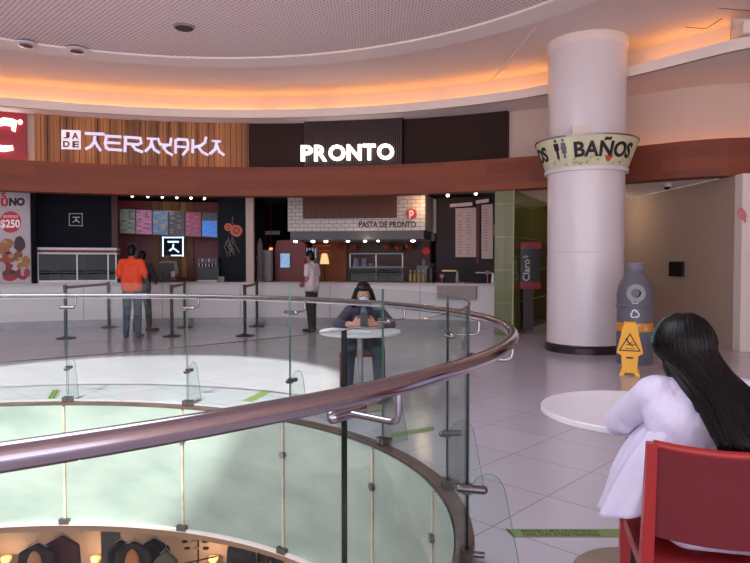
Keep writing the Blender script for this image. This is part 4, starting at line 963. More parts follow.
text_mb('Claro', .42, .13, .01, lambda u, v, d: ph_fn(u, v-.01, d), .004).build('lettering', M_letter_dim, t)
for k in range(3):
    a = math.radians(35+30*k+PI*0); m = MB(); q = [(.46+.0, .06)]
    u0, v0 = .43, .07; du, dv = math.cos(math.radians(-40+40*k)), math.sin(math.radians(-40+40*k))
    m.prism([(u0+du*.03-dv*.006, v0+dv*.03+du*.006), (u0+du*.03+dv*.006, v0+dv*.03-du*.006), (u0+du*.075+dv*.006, v0+dv*.075-du*.006), (u0+du*.075-dv*.006, v0+dv*.075+du*.006)], ph_fn, 0, .004); m.build('logo_ray', M_letter_dim, t)
m = MB(); m.box((c0.x, c0.y+.02, z_b/2+.06), (.2, .14, z_b-.12+.12), -.15); m.build('pedestal', pm('ped', (56, 50, 50), .4), t)
# corridor fittings
p = Vector((5.50, 11.42, 0)); z_ = S(677, 269, 11.42).z
xw = 5.6-(11.42-9.76)*.3/5.34
m = MB(); m.box((xw-.02, 11.42, z_), (.04, .5, .27)); simple('wall_plate_panel', m, M_black, 'small black square plate on the brown corridor wall', 'panel')
x, y = S(667, 184, 10.9).x, 10.9; t = empty('dome_camera', (x, y, 2.6), 'small dome security camera under the corridor ceiling', 'camera')
m = MB(); m.lathe([(.075, 2.74), (.075, 2.69), (.06, 2.685)], (x, y, 0), 20); m.build('housing', M_white, t); m = MB(); m.sph((x, y, 2.685), (.055, .055, .05), 14, 8); m.build('dome', M_black, t, smooth=True)
z_ = S(742, 214, 9.6).z; x = S(742, 214, 9.58).x
m = MB(); m.sph((x, 9.58, z_), (.06, .02, .09), 12, 8, Matrix.Rotation(-.5, 3, 'Y')); m.cone((x+.02, 9.58, z_-.05), (x+.06, 9.58, z_-.13), .03, .01, 8); m.sph((x-.03, 9.575, z_+.05), (.035, .02, .05), 10, 6, Matrix.Rotation(.5, 3, 'Y')); simple('pink_ornament', m, pm('pink_petals', (214, 130, 130), .6, var=.2, scale=40), 'small pink petal ornament on the white pilaster at the right', 'ornament', smooth=True)
for k in range(4):
    z_ = S(749, 205+k*18, 9.6).z; m = MB(); m.box((6.05, 9.8, z_), (.4, .1, .22)); simple('wall_poster', m, pm('pst%d' % k, ((150, 96, 70), (96, 70, 60), (160, 110, 60), (110, 60, 50))[k], .5, var=.3, scale=12), ['top', 'second', 'third', 'lowest'][k]+' small poster at the far right edge beyond the white pilaster', 'poster', 'posters beyond the pilaster')
# ================================================================== LOOSE THINGS IN THE HALL
# crowd barriers
def stanchion(x, y, label, belt_to=None):
    t = empty('crowd_barrier_post', (x, y, 0), label, 'barrier post', 'crowd barrier posts before the counter')
    m = MB(); m.lathe([(.17, 0), (.17, .015), (.06, .035), (.033, .05)], (x, y, 0), 24); m.build('base', M_black, t, smooth=True)
    m = MB(); m.lathe([(.031, .04), (.031, .88)], (x, y, 0), 16); m.build('pole', M_black, t, smooth=True)
    m = MB(); m.lathe([(.036, .88), (.036, .96), (.028, .968)], (x, y, 0), 16); m.build('belt_head', M_black, t, smooth=True)
    if belt_to:
        a = Vector((x, y, .925)); b = Vector((*belt_to, .925)); d = (b-a).normalized(); n_ = Vector((-d.y, d.x, 0))*.002
        q = [a+d*.036-n_, b-d*.036-n_, b-d*.036+n_, a+d*.036+n_]; q2 = list(q)
        m = MB(); m.hull8([p-Vector((0, 0, .025)) for p in q], [p+Vector((0, 0, .025)) for p in q]); m.build('retractable_belt', pm('belt_red', (120, 26, 30), .6), t)
ps = [G(66, 338.5), G(109, 327.5), G(172, 336.5), G(185, 327.5), G(245, 336), G(257, 326.5)]
sl_ = ['leftmost black crowd barrier post, standing nearer the viewer', 'black crowd barrier post against the counter left of the man in orange', 'black crowd barrier post just right of the man in orange, nearer one', 'black crowd barrier post by the counter, second one right of the man in orange',
       'black crowd barrier post below the cream post, nearer one', 'rightmost black crowd barrier post, beside the counter']
bt = {0: 1, 2: 3, 4: 5}
for i, p in enumerate(ps): stanchion(p.x, p.y, sl_[i], (ps[bt[i]].x, ps[bt[i]].y) if i in bt else None)

# recycling bin shaped like a bottle
bx, by = 3.55, 8.55; t = empty('recycling_bin', (bx, by, 0), 'grey recycling bin shaped like a giant bottle by the round column', 'bin')
GB = pm('bin_grey', (104, 104, 116), .45, var=.06)
m = MB(); m.lathe([(.225, 0), (.235, .03), (.235, .765), (.245, .775), (.245, .80), (.235, .81)], (bx, by, 0), 40); m.build('body', GB, t, smooth=True)
def shoulder_r(z):
    P_ = [(.235, .945), (.236, 1.0), (.222, 1.09), (.19, 1.17), (.15, 1.215), (.115, 1.24)]
    for (ra, za), (rb, zb_) in zip(P_[:-1], P_[1:]):
        if z <= zb_: return ra+(rb-ra)*(z-za)/(zb_-za)
    return .11
m = MB(); m.lathe([(.235, .81), (.239, .87), (.236, .95), (.220, 1.04), (.190, 1.12), (.148, 1.19), (.115, 1.235), (.108, 1.27)], (bx, by, 0), 40); m.build('shoulder', GB, t, smooth=True)
m = MB(); m.lathe([(.108, 1.265), (.108, 1.28), (.118, 1.29), (.118, 1.372), (.112, 1.38)], (bx, by, 0), 32)
for k in range(32): a = 2*PI*k/32; m.box((bx+.118*math.cos(a), by+.118*math.sin(a), 1.33), (.008, .006, .07), a)
m.build('cap', pm('bin_cap', (122, 122, 130), .5), t)
ua = math.atan2(bx, by)              # facing the viewer, roughly
fd = Vector((-math.sin(ua), -math.cos(ua), 0)); sd = Vector((math.cos(ua), -math.sin(ua), 0)); up = (Vector((0, 0, 1))*.9-fd*-.0).normalized()
oc = Vector((bx, by, .965))+fd*.215+sd*.012; ax = (fd+Vector((0, 0, .18))).normalized()
def ringm(r0, r1, a, b, n=28):
    m = MB(); e1 = ax.cross(Vector((0, 0, 1))).normalized(); e2 = ax.cross(e1); vs = []
    for r, h in ((r0, a), (r1, a), (r1, b), (r0, b)): vs += [oc+ax*h+(e1*math.cos(2*PI*k/n)+e2*math.sin(2*PI*k/n))*r for k in range(n)]
    fs = []
    for q in range(4): fs += [(q*n+k, q*n+(k+1) % n, ((q+1) % 4)*n+(k+1) % n, ((q+1) % 4)*n+k) for k in range(n)]
    m.add(vs, fs); return m
ringm(.062, .118, -.06, .03).build('opening_rim', pm('bin_rim', (146, 146, 152), .4), t, smooth=True)
m = MB(); m.cone(oc-ax*.05, oc+ax*.012, .064, .064, 24); m.build('dark_opening', pm('hole_black', (4, 4, 5), .9, spec=.05), t)
def bin_fn(r):
    def fn(u, v, d): a = u/r; p = fd*math.cos(a)+sd*math.sin(a); return Vector((bx, by, v))+p*(r+d)
    return fn
m = MB(); f_ = bin_fn(.236)
for k in range(40): a = -1.5+3*k/40; m.prism([(a*.236, .45), ((a+.075)*.236, .45), ((a+.075)*.236, .565), (a*.236, .565)], f_, -.002, .002)
m.build('orange_band', pm('bin_orange', (222, 142, 50), .5, var=.05), t)
text_mb('PET', .17, .075, .03, lambda u, v, d: f_(u-.1, .473+v, .003+d), .002).build('lettering', pm('bin_pale', (206, 196, 180), .5), t)
m = MB(); m.prism([(.12, .475), (.15, .545), (.18, .475)], f_, .003, .005); m.build('triangle_mark', MATS['bin_pale'], t)
W_ = pm('print_white', (226, 226, 232), .5)
for k in range(3):                   # three chasing arrows
    m = MB(); c_ = (0.0, .69)
    def rot(u, v, a): return (c_[0]+u*math.cos(a)-v*math.sin(a), c_[1]+u*math.sin(a)+v*math.cos(a))
    a = 2*PI*k/3
    m.prism([rot(*q, a) for q in ((-.045, .028), (-.02, .062), (.012, .062), (.026, .042), (.012, .034), (.004, .046), (-.012, .046), (-.03, .018))], f_, .0005, .003)
    m.prism([rot(*q, a) for q in ((.038, .05), (.034, .016), (.004, .03))], f_, .0005, .003)
    m.build('recycling_arrow', W_, t)
for z_, w__ in ((.845, .1), (.828, .07)):
    m = MB(); f2 = bin_fn(.2385); m.prism([(-w__/2, z_), (w__/2, z_), (w__/2, z_+.009), (-w__/2, z_+.009)], f2, 0, .003); m.build('printed_line', W_, t)
# wet floor sign
p = G(632, 375.5); wx, wy = p.x+.01, p.y+.1
t = empty('wet_floor_sign', (wx, wy, 0), 'yellow folding wet floor warning sign in front of the bottle shaped bin', 'warning sign')
YL = pm('sign_yellow', (246, 178, 30), .4, var=.04)
fr = Vector((-math.sin(.39), -math.cos(.39), 0)); rt = Vector((math.cos(.39), -math.sin(.39), 0))
def wet(front):
    s_ = 1 if front else -1
    def fn(u, v, d): return Vector((wx, wy, 0))+rt*u*s_+fr*s_*(.13*(1-v/.65)+.01+d)+Vector((0, 0, v))
    return fn
prof = [(-.115, 0), (-.115, .03), (-.085, .045), (-.095, .24), (-.15, .27), (-.14, .32), (-.105, .47), (-.085, .575), (-.06, .62), (-.03, .64), (.03, .64), (.06, .62), (.085, .575), (.105, .47), (.14, .32), (.15, .27), (.095, .24), (.085, .045), (.115, .03), (.115, 0), (.07, 0), (.05, .035), (-.05, .035), (-.07, 0)]
for fr_ in (True, False):
    m = MB(); fn = wet(fr_); m.prism(prof, fn, -.018, 0); m.build('panel', YL, t)
    if fr_:
        BKm = pm('warning_black', (40, 34, 26), .5)
        m = MB(); tri = [(-.115, .30), (.115, .30), (0, .50)]
        for i in range(3): stroke(m, [tri[i], tri[(i+1) % 3]], .013, fn, .0005, .003)
        m.build('warning_triangle', BKm, t)
        m = MB(); stroke(m, [(-.03, .42), (-.005, .385), (.03, .36)], .016, fn, .0005, .003); stroke(m, [(-.005, .385), (.03, .405)], .01, fn, .0005, .003); stroke(m, [(.03, .36), (.055, .38)], .011, fn, .0005, .003); stroke(m, [(.0, .37), (-.04, .37)], .009, fn, .0005, .003)
        m.prism([(-.035+.014*math.cos(k*PI/5), .44+.014*math.sin(k*PI/5)) for k in range(10)], fn, .0005, .003); m.build('slipping_figure', BKm, t)
        m = MB(); stroke(m, [(-.05, .325), (.05, .325)], .008, fn, .0005, .003); m.build('floor_line', BKm, t)
        m = MB(); m.prism([(-.04, .205), (.04, .205), (.04, .225), (-.04, .225)], fn, .0005, .003); m.build('hand_slot', BKm, t)
m = MB(); m.cone(Vector((wx, wy, .63))-rt*.07, Vector((wx, wy, .63))+rt*.07, .018, .018, 10); m.build('hinge', YL, t, smooth=True)

# floor stickers
SG = pm('sticker_green', (122, 140, 84), .5, var=.05); SD = pm('sticker_dark', (52, 66, 44), .5)
def sticker(name, c4, label, cat='floor sticker'):
    t = empty(name, ((c4[0]+c4[2])/2)+Vector((0, 0, .001)), label, cat, 'green distance stickers on the floor')
    m = MB(); m.hull8([Vector((p.x, p.y, .001)) for p in c4], [Vector((p.x, p.y, .003)) for p in c4]); m.build('vinyl', SG, t); return t
c4 = [G(513, 537.5), G(622, 537.5), G(622, 529.5), G(505.5, 529.5)]
t = sticker('distance_sticker', c4, 'green distance sticker with two lines of text on the tiles at the lower right')
a_ = G(524, 536.6); b_ = G(602, 536.6); ex = (b_-a_); ey = Vector((0, 1, 0))*(G(524, 530.2).y-a_.y)
def fl_fn(v0, v1):
    return lambda u, v, d: a_+ex*u+ey*(v0+(v1-v0)*v)+Vector((0, 0, .0032+d*.2))
text_mb('MANTEN 2 MTS. DE DISTANCIA', 1, 1, .012, fl_fn(.55, .98), .004).build('lettering', SD, t)
text_mb('PARA CON OTRAS PERSONAS.', 1, 1, .012, fl_fn(.02, .45), .004).build('lettering', SD, t)
m = MB(); e0, e1_, e2_ = G(505.5, 529.5), G(513, 537.5), G(516, 537.5); e3 = G(508.5, 529.5); z_ = Vector((0, 0, .0032)); m.hull8([e0+z_, e1_+z_, e2_+z_, e3+z_], [p_+z_*1.4 for p_ in (e0, e1_, e2_, e3)]); m.build('dark_end', SD, t)
t = sticker('distance_sticker', [G(47, 399), G(56, 399), G(61, 390), G(52, 390)], 'short green striped sticker on the sunlit floor at the far left')
for k in range(2):
    m = MB(); u = 2+k*3.2; q = [G(47+u, 399), G(48.3+u, 399), G(53.3+u, 390), G(52+u, 390)]; m.hull8([p_+Vector((0, 0, .0032)) for p_ in q], [p_+Vector((0, 0, .004)) for p_ in q]); m.build('stripe', SD, t)
sticker('distance_sticker', [G(242, 401), G(252, 402), G(273, 391), G(264, 390.5)], 'long green sticker on the sunlit floor left of the masked woman')
sticker('distance_sticker', [G(392, 437.5), G(434, 430.5), G(434, 426.5), G(392, 433.5)], 'green sticker on the floor seen through the right side glass')

# ------------------------------------------------------------------ bistro tables and chairs
TT = pm('table_top_white', (226, 224, 232), .3, var=.01)
def bistro(x, y, r, h, label):
    t = empty('bistro_table', (x, y, 0), label, 'table', 'round white bistro tables')
    m = MB(); m.lathe([(r-.012, h-.028), (r, h-.022), (r, h-.004), (r-.004, h)], (x, y, 0), 72); m.build('table_top', TT, t, smooth=True)
    m = MB(); m.lathe([(.03, .03), (.03, h-.05), (.12, h-.04), (.12, h-.028)], (x, y, 0), 24); m.build('pedestal', M_steel2, t, smooth=True)
    m = MB(); m.lathe([(.24, 0), (.245, .012), (.22, .03), (.06, .045), (.035, .06)], (x, y, 0), 48); m.build('base', pm('table_base', (150, 132, 114), .4, .1, var=.05), t, smooth=True)
    return t
bistro(1.12, 2.70, .388, .74, 'nearest round white table that the long haired woman leans on')
bistro(-.14, 5.92, .385, .73, 'round white table with a grey pedestal where the masked woman sits')

RC = pm('chair_red', (150, 28, 28), .38, var=.03, coat=.1)
RC2 = pm('chair_red_panel', (100, 14, 24), .5, var=.03)
def chair(x, y, rz, label):
    # local frame: sitter faces +y, seat centre at the origin
    t = empty('stacking_chair', (x, y, 0), label, 'chair', 'red plastic stacking chairs', rz)
    w, sh, bh = .215, .455, .84
    m = MB(); vs = []; nx, ny = 10, 10
    for j in range(ny+1):
        for i in range(nx+1):
            u = -1+2*i/nx; v = -1+2*j/ny; z = sh-.012*(1-u*u)*(1-(v*.6)**2)-(.012*max(0, v-.6)/.4); vs.append(Vector((u*(w-.012), v*.205, z)))
    k = len(vs); vs += [v-Vector((0, 0, .018)) for v in vs]; fs = []
    W1 = nx+1
    for j in range(ny):
        for i in range(nx): a = j*W1+i; fs += [(a, a+1, a+W1+1, a+W1), (k+a+W1, k+a+W1+1, k+a+1, k+a)]
    for i in range(nx): fs += [(i+1, i, k+i, k+i+1), (ny*W1+i, ny*W1+i+1, k+ny*W1+i+1, k+ny*W1+i)]
    for j in range(ny): fs += [(j*W1, (j+1)*W1, k+(j+1)*W1, k+j*W1), ((j+1)*W1+nx, j*W1+nx, k+j*W1+nx, k+(j+1)*W1+nx)]
    m.add(vs, fs); m.build('seat', RC, t, smooth=True, local=True)
    m = MB()
    def bary(z): return -.215-.075*max(0, (z-sh))/(bh-sh)
    def panel_pt(u, z, off):
        c = .03*(1-u*u); return Vector((u*(w-.004), bary(z)-c+off, z+(-.0)-.012*(1-u*u)*(1 if z > .8 else 0)))
    nx, nz = 14, 10; z0_, z1_ = .555, bh
    vs = [panel_pt(-1+2*i/nx, z0_+(z1_-z0_)*j/nz-(.012*(1-(-1+2*i/nx)**2) if j == 0 else 0), 0) for j in range(nz+1) for i in range(nx+1)]
    k = len(vs); vs += [v+Vector((0, .014, 0)) for v in vs]; W1 = nx+1; fs = []
    for j in range(nz):
        for i in range(nx): a = j*W1+i; fs += [(a, a+1, a+W1+1, a+W1), (k+a+W1, k+a+W1+1, k+a+1, k+a)]
    for i in range(nx): fs += [(i+1, i, k+i, k+i+1), (nz*W1+i, nz*W1+i+1, k+nz*W1+i+1, k+nz*W1+i)]
    for j in range(nz): fs += [(j*W1, (j+1)*W1, k+(j+1)*W1, k+j*W1), ((j+1)*W1+nx, j*W1+nx, k+j*W1+nx, k+(j+1)*W1+nx)]
    m.add(vs, fs); m.build('backrest', RC2, t, smooth=True, local=True)
    m = MB(); m.tube([panel_pt(-1+2*i/16, bh, .007)+Vector((0, 0, .004)) for i in range(17)], .0125, 10); m.build('top_rim', RC, t, smooth=True, local=True)
    for s in (-1, 1):
        m = MB(); m.hull8([Vector((s*w-.016, -.265, 0)), Vector((s*w+.016, -.265, 0)), Vector((s*w+.016, -.235, 0)), Vector((s*w-.016, -.235, 0))], [Vector((s*w-.018, -.237, sh)), Vector((s*w+.018, -.237, sh)), Vector((s*w+.018, -.195, sh)), Vector((s*w-.018, -.195, sh))])
        m.hull8([Vector((s*w-.018, -.237, sh)), Vector((s*w+.018, -.237, sh)), Vector((s*w+.018, -.195, sh)), Vector((s*w-.018, -.195, sh))], [Vector((s*w-.014, bary(bh)-.012, bh+.008)), Vector((s*w+.014, bary(bh)-.012, bh+.008)), Vector((s*w+.014, bary(bh)+.02, bh+.008)), Vector((s*w-.014, bary(bh)+.02, bh+.008))]); m.build('leg', RC, t, local=True)
        m = MB(); m.hull8([Vector((s*w-.014, .215, 0)), Vector((s*w+.014, .215, 0)), Vector((s*w+.014, .243, 0)), Vector((s*w-.014, .243, 0))], [Vector((s*w-.02, .185, sh)), Vector((s*w+.02, .185, sh)), Vector((s*w+.02, .228, sh)), Vector((s*w-.02, .228, sh))]); m.build('leg', RC, t, local=True)
        m = MB(); m.box((s*w, -.005, sh-.02), (.022, .4, .045)); m.build('side_rail', RC, t, local=True)
    m = MB(); m.box((0, .205, sh-.03), (.40, .02, .04)); m.build('front_rail', RC, t, local=True)
    return t
CHX, CHY, CHR = 1.083, 2.035, -math.radians(14)
chair(CHX, CHY, CHR, 'nearest red plastic chair, seen from behind, holding the long haired woman')
chair(-.13, 6.62, PI, 'red plastic chair under the masked woman at the far table')
# ================================================================== PEOPLE
SKIN = pm('skin', (156, 108, 88), .5, var=.05, scale=20); SKIN2 = pm('skin_light', (184, 134, 112), .5, var=.05, scale=20)
HAIR = pm('black_hair', (9, 7, 9), .36, var=.2, scale=60, spec=.2)
def frame(f):
    f = Vector(f).normalized(); r = f.cross(Vector((0, 0, 1))).normalized(); u = r.cross(f); return r, f, u
def M3(r, f, u): return Matrix(((r.x, f.x, u.x), (r.y, f.y, u.y), (r.z, f.z, u.z)))
def lerp(a, b, t): return Vector(a)+(Vector(b)-Vector(a))*t
def head_prims(hc, fd, s=1.0):
    r, f, u = frame(fd); M = M3(r, f, u)
    P = [('e', hc, (.074*s, .092*s, .112*s), M), ('e', hc+f*.022*s-u*.055*s, (.056*s, .066*s, .06*s), M), ('c', hc+f*.086*s+u*.004*s, hc+f*.104*s-u*.03*s, .009*s, .013*s), ('e', hc+f*.082*s-u*.058*s, (.026*s, .012*s, .009*s), M),
         ('e', hc+f*.055*s-u*.095*s, (.025*s, .022*s, .018*s), M), ('e', hc+f*.08*s+u*.035*s, (.05*s, .014*s, .012*s), M)]
    for k in (-1, 1): P += [('e', hc+r*k*.077*s-f*.005*s-u*.01*s, (.012*s, .022*s, .032*s), M), ('e', hc+r*k*.035*s+f*.062*s-u*.03*s, (.022*s, .02*s, .02*s), M)]
    return P
def hand_prims(w, d, pn, side, curl=.5, s=1.0):   # w wrist, d direction of the fingers, pn palm normal, side = direction of the thumb
    d = Vector(d).normalized(); pn = Vector(pn); pn = (pn-d*pn.dot(d)).normalized(); sd_ = d.cross(pn).normalized()
    if sd_.dot(Vector(side)) < 0: sd_ = -sd_
    P = []; c = w+d*.045*s
    for k in (-1.5, -.5, .5, 1.5): P.append(('c', w+d*.01*s+sd_*k*.012*s, w+d*.085*s+sd_*k*.0195*s, .014*s, .0115*s))
    L = [.062, .075, .08, .07]
    for k, l in zip((-1.5, -.5, .5, 1.5), L):
        b = w+d*.085*s+sd_*k*.0205*s; d1 = (d*math.cos(curl)+pn*math.sin(curl)+sd_*k*.05).normalized(); m_ = b+d1*l*.5*s; d2 = (d*math.cos(curl*2.1)+pn*math.sin(curl*2.1)).normalized()
        P += [('c', b, m_, .0098*s, .009*s), ('c', m_, m_+d2*l*.45*s, .009*s, .0075*s)]
    tb = w+d*.022*s+sd_*.024*s; t1 = tb+(d*.6+sd_*.7+pn*.25).normalized()*.04*s
    P += [('c', tb, t1, .0135*s, .0105*s), ('c', t1, t1+(d*.85+sd_*.25+pn*.4).normalized()*.032*s, .0105*s, .0085*s)]
    return P
def torso_prims(J, g=0.0, belly=1.0):
    pl, pr = J['hipL'], J['hipR']; sl2, sr = J['shL'], J['shR']; pc = (pl+pr)/2; sc = (sl2+sr)/2
    wl = lerp(pl, sl2, .45); wr = lerp(pr, sr, .45); mid = (wl+wr)/2; wl = lerp(wl, mid, .42); wr = lerp(wr, mid, .42)
    cl = lerp(pl, sl2, .76); cr_ = lerp(pr, sr, .76); cm = (cl+cr_)/2; cl = lerp(cl, cm, .5); cr_ = lerp(cr_, cm, .5)
    return [('c', pl, pr, .098+g), ('c', pl, wl, .095+g, .092*belly+g), ('c', pr, wr, .095+g, .092*belly+g), ('c', wl, wr, .094*belly+g), ('c', wl, cl, .092*belly+g, .105+g), ('c', wr, cr_, .092*belly+g, .105+g),
            ('c', cl, cr_, .105+g), ('c', cl, lerp(sl2, sc, .12), .1+g, .058+g), ('c', cr_, lerp(sr, sc, .12), .1+g, .058+g), ('c', sl2, sr, .052+g), ('c', sc, J['neck'], .07+g*.6, .052+g*.4)]
def person(name_loc, J, face, label, spec, group=None):
    t = empty('person', name_loc, label, 'person', group); s = spec.get('hs', 1.0); vox = spec.get('vox', .012)
    hc = J['head']; P = head_prims(hc, face, s)+[('c', J['neck'], hc-Vector((0, 0, .03)), .05, .052)]+torso_prims(J, -.006, spec.get('belly', 1))
    for S_ in 'LR':
        sh, el, wr = J['sh'+S_], J['el'+S_], J['wr'+S_]; hp, kn, an, toe = J['hip'+S_], J['kn'+S_], J['an'+S_], J['toe'+S_]
        P += [('c', sh, el, .05, .038), ('c', el, wr, .038, .026), ('c', wr, wr+(wr-el).normalized()*.02, .026, .022)]
        P += hand_prims(wr, J.get('hd'+S_, wr-el), J.get('pn'+S_, Vector((0, 0, -1))), J.get('ts'+S_, Vector((0, 0, 1))), spec.get('curl', .4))
        P += [('c', hp, kn, .085, .056), ('c', kn, lerp(kn, an, .3), .056, .055), ('c', lerp(kn, an, .3), an, .055, .036), ('c', an, toe, .036, .028)]
    body = blob('body', P, vox, spec.get('skin', SKIN), t, 3)
    # top
    g = .012; sleeve = spec.get('sleeve', .6); T = torso_prims(J, g, spec.get('belly', 1))
    T = [p for p in T[:-1]]+[('c', (J['shL']+J['shR'])/2, lerp((J['shL']+J['shR'])/2, J['neck'], .75), .075, .062)]
    for S_ in 'LR':
        sh, el, wr = J['sh'+S_], J['el'+S_], J['wr'+S_]
        if sleeve <= 1: T.append(('c', sh, lerp(sh, el, sleeve), .062, .056+(.01 if sleeve < 1 else 0)))
        else: T += [('c', sh, el, .062, .052), ('c', el, lerp(el, wr, sleeve-1), .052, .038)]
    T += spec.get('top_extra', [])
    blob(spec.get('top_name', 'shirt'), T, vox*.9, spec['top'], t, 4)
    # trousers and shoes
    Q = [('c', J['hipL'], J['hipR'], .104)]
    for S_ in 'LR':
        hp, kn, an, toe = J['hip'+S_], J['kn'+S_], J['an'+S_], J['toe'+S_]
        Q += [('c', hp, kn, .096, .07), ('c', kn, lerp(kn, an, .94), .07, .058)]
    blob('trousers', Q, vox, spec['legs'], t, 3)
    for S_ in 'LR':
        an, toe = J['an'+S_], J['toe'+S_]; d = (toe-an); d.z = 0; d.normalize(); g_ = Vector((an.x, an.y, max(an.z-.05, .035)))
        blob('shoe', [('c', g_-d*.04, g_+d*.1, .042, .04), ('c', g_+d*.1, g_+d*.17, .04, .03), ('c', g_, an+Vector((0, 0, .01)), .045, .046)], .01, spec.get('shoes', M_black), t, 2)
    # face
    r, f, u = frame(face)
    if spec.get('face', True):
        for k, S_ in ((-1, 'left'), (1, 'right')):
            m = MB(); m.sph(hc+r*k*.03*s+f*.084*s+u*.012*s, .011*s, 10, 6); e = m.build('eye', pm('eye_white', (215, 210, 205), .3), t, smooth=True)
            m = MB(); m.sph(hc+r*k*.03*s+f*.0915*s+u*.012*s, .0062*s, 8, 5); m.build('iris', pm('iris_dark', (38, 24, 18), .3), e, smooth=True)
        m = MB(); m.sph(hc+f*.09*s-u*.058*s, (.022*s, .008*s, .006*s), 10, 6, M3(r, f, u)); m.build('lips', pm('lip', (140, 70, 66), .5), t, smooth=True)
    return t, (r, f, u)
def stand(x, y, face_deg, Hh=1.72, arms='down', lean=0.0, split=.0):
    """joints of a standing figure; face_deg: 0 looks along +y, positive turns to the left"""
    a = math.radians(face_deg); f = Vector((-math.sin(a), math.cos(a), 0)); r = Vector((math.cos(a), math.sin(a), 0)); k = Hh/1.72; o = Vector((x, y, 0)); U = Vector((0, 0, 1)); J = {}
    def q(rr, ff, zz): return o+r*rr*k+f*ff*k+U*zz*k
    J['head'] = q(0, .03+lean*1.1, 1.60); J['neck'] = q(0, .0+lean, 1.47)
    for S_, s in (('L', -1), ('R', 1)):
        J['hip'+S_] = q(s*.085, 0, .93); J['kn'+S_] = q(s*.10, .02+s*split*.5, .50); J['an'+S_] = q(s*.115, s*split-.01, .085); J['toe'+S_] = q(s*.14, .15+s*split, .04)
        J['sh'+S_] = q(s*.175, lean, 1.40)
        if arms == 'down': J['el'+S_] = q(s*.235, -.03+lean, 1.12); J['wr'+S_] = q(s*.24, .06, .88); J['pn'+S_] = r*-s; J['ts'+S_] = f
        elif arms == 'forward': J['el'+S_] = q(s*.25, .0+lean, 1.13); J['wr'+S_] = q(s*.19, .23, 1.06); J['pn'+S_] = -U; J['ts'+S_] = r*-s
        elif arms == 'front': J['el'+S_] = q(s*.22, -.02+lean, 1.13); J['wr'+S_] = q(s*.06, .2, 1.02); J['pn'+S_] = r*-s; J['ts'+S_] = U
    return J
def short_hair(t, J, fr_, s=1.0, vol=.012, back=.0):
    r, f, u = fr_; hc = J['head']; M = M3(r, f, u)
    P = [('e', hc-f*.012*s+u*.022*s, (.078*s+vol*.4, .088*s+vol*.4, .1*s+vol), M), ('e', hc-f*.035*s-u*.02*s, (.074*s+vol*.3, .066*s+vol*.4, .08*s), M)]
    return blob('hair', P, .009, HAIR, t, 2)

# man in orange
J = stand(G(132, 338).x, G(132, 338).y+.02, 2, 1.70, 'forward'); 
t, fr_ = person((J['anL'].x+.1, J['anL'].y, 0), J, (0, 1, -.05), 'man in bright orange polo shirt and blue jeans standing at the counter', dict(top=pm('orange_shirt', (224, 70, 30), .7, var=.05, bump=.3, bscale=12), legs=pm('blue_jeans', (44, 54, 78), .8, var=.1, bump=.2), sleeve=.75, belly=1.22, vox=.013, hs=.97))
short_hair(t, J, fr_, .97)
m = MB(); m.tube([J['neck']+Vector((.062*math.cos(2*PI*k/16), .06*math.sin(2*PI*k/16), -.005)) for k in range(16)], .012, 8, closed=True); m.build('collar', MATS['orange_shirt'], t, smooth=True)
# second customer, mostly hidden behind him
x2 = S(149, 320, 12.55).x-.05
J = stand(x2-.08, 12.55-.0, -12, 1.60, 'forward', split=.08); J['elR'] += Vector((.06, 0, -.02)); J['toeR'] += Vector((.08, -.1, 0))
t, fr_ = person((x2, 12.5, 0), J, (.1, 1, -.1), 'person in dark clothes standing mostly hidden behind the man in orange', dict(top=pm('dark_top', (44, 40, 50), .8), legs=pm('dark_jeans', (34, 38, 52), .8), sleeve=1.5, vox=.015, hs=.95)); short_hair(t, J, fr_, .95)
# worker with cap behind the counter
xw_, yw_ = S(168, 270, 14.9).x, 14.9
J = stand(xw_, yw_, 180, 1.66, 'front')
t, fr_ = person((xw_, yw_, 0), J, (.1, -1, -.25), 'worker in a black cap and beige shirt behind the cash register', dict(top=pm('beige_shirt', (150, 138, 122), .8, var=.1), legs=M_black, sleeve=.8, vox=.014, hs=.97)); r, f, u = fr_; hc = J['head']
short_hair(t, J, fr_, .96, .006)
blob('cap', [('e', hc+u*.05, (.088, .1, .075), M3(r, f, u)), ('e', hc+f*.11+u*.045, (.065, .06, .01), M3(r, f, u))], .009, M_black, t, 2)
blob('apron', [('c', hc-u*.42+f*.1-r*.08, hc-u*.42+f*.1+r*.08, .045), ('c', hc-u*.8+f*.1-r*.1, hc-u*.8+f*.1+r*.1, .05), ('c', hc-u*.42+f*.1, hc-u*.8+f*.1, .06)], .012, M_black, t, 2)
# man in white t-shirt, side on
p = G(312, 331.5)
J = stand(p.x, p.y, 62, 1.60, 'front', split=.05)
J['head'] += Vector((-.02, 0, .01))
t, fr_ = person((p.x, p.y, 0), J, (-.95, .25, -.12), 'man in a white t-shirt and black trousers waiting side-on at the kitchen counter', dict(top=pm('white_tee', (206, 192, 196), .8, var=.03, bump=.3, bscale=12), legs=pm('black_trousers', (26, 26, 34), .8), sleeve=.6, vox=.013, hs=.98))
short_hair(t, J, fr_, .98)
m = MB(); r, f, u = fr_; hc = J['head']; 
blob('face_mask', [('e', hc+f*.07-u*.045, (.05, .04, .045), M3(r, f, u))], .008, pm('dark_mask', (40, 40, 50), .7), t, 2)

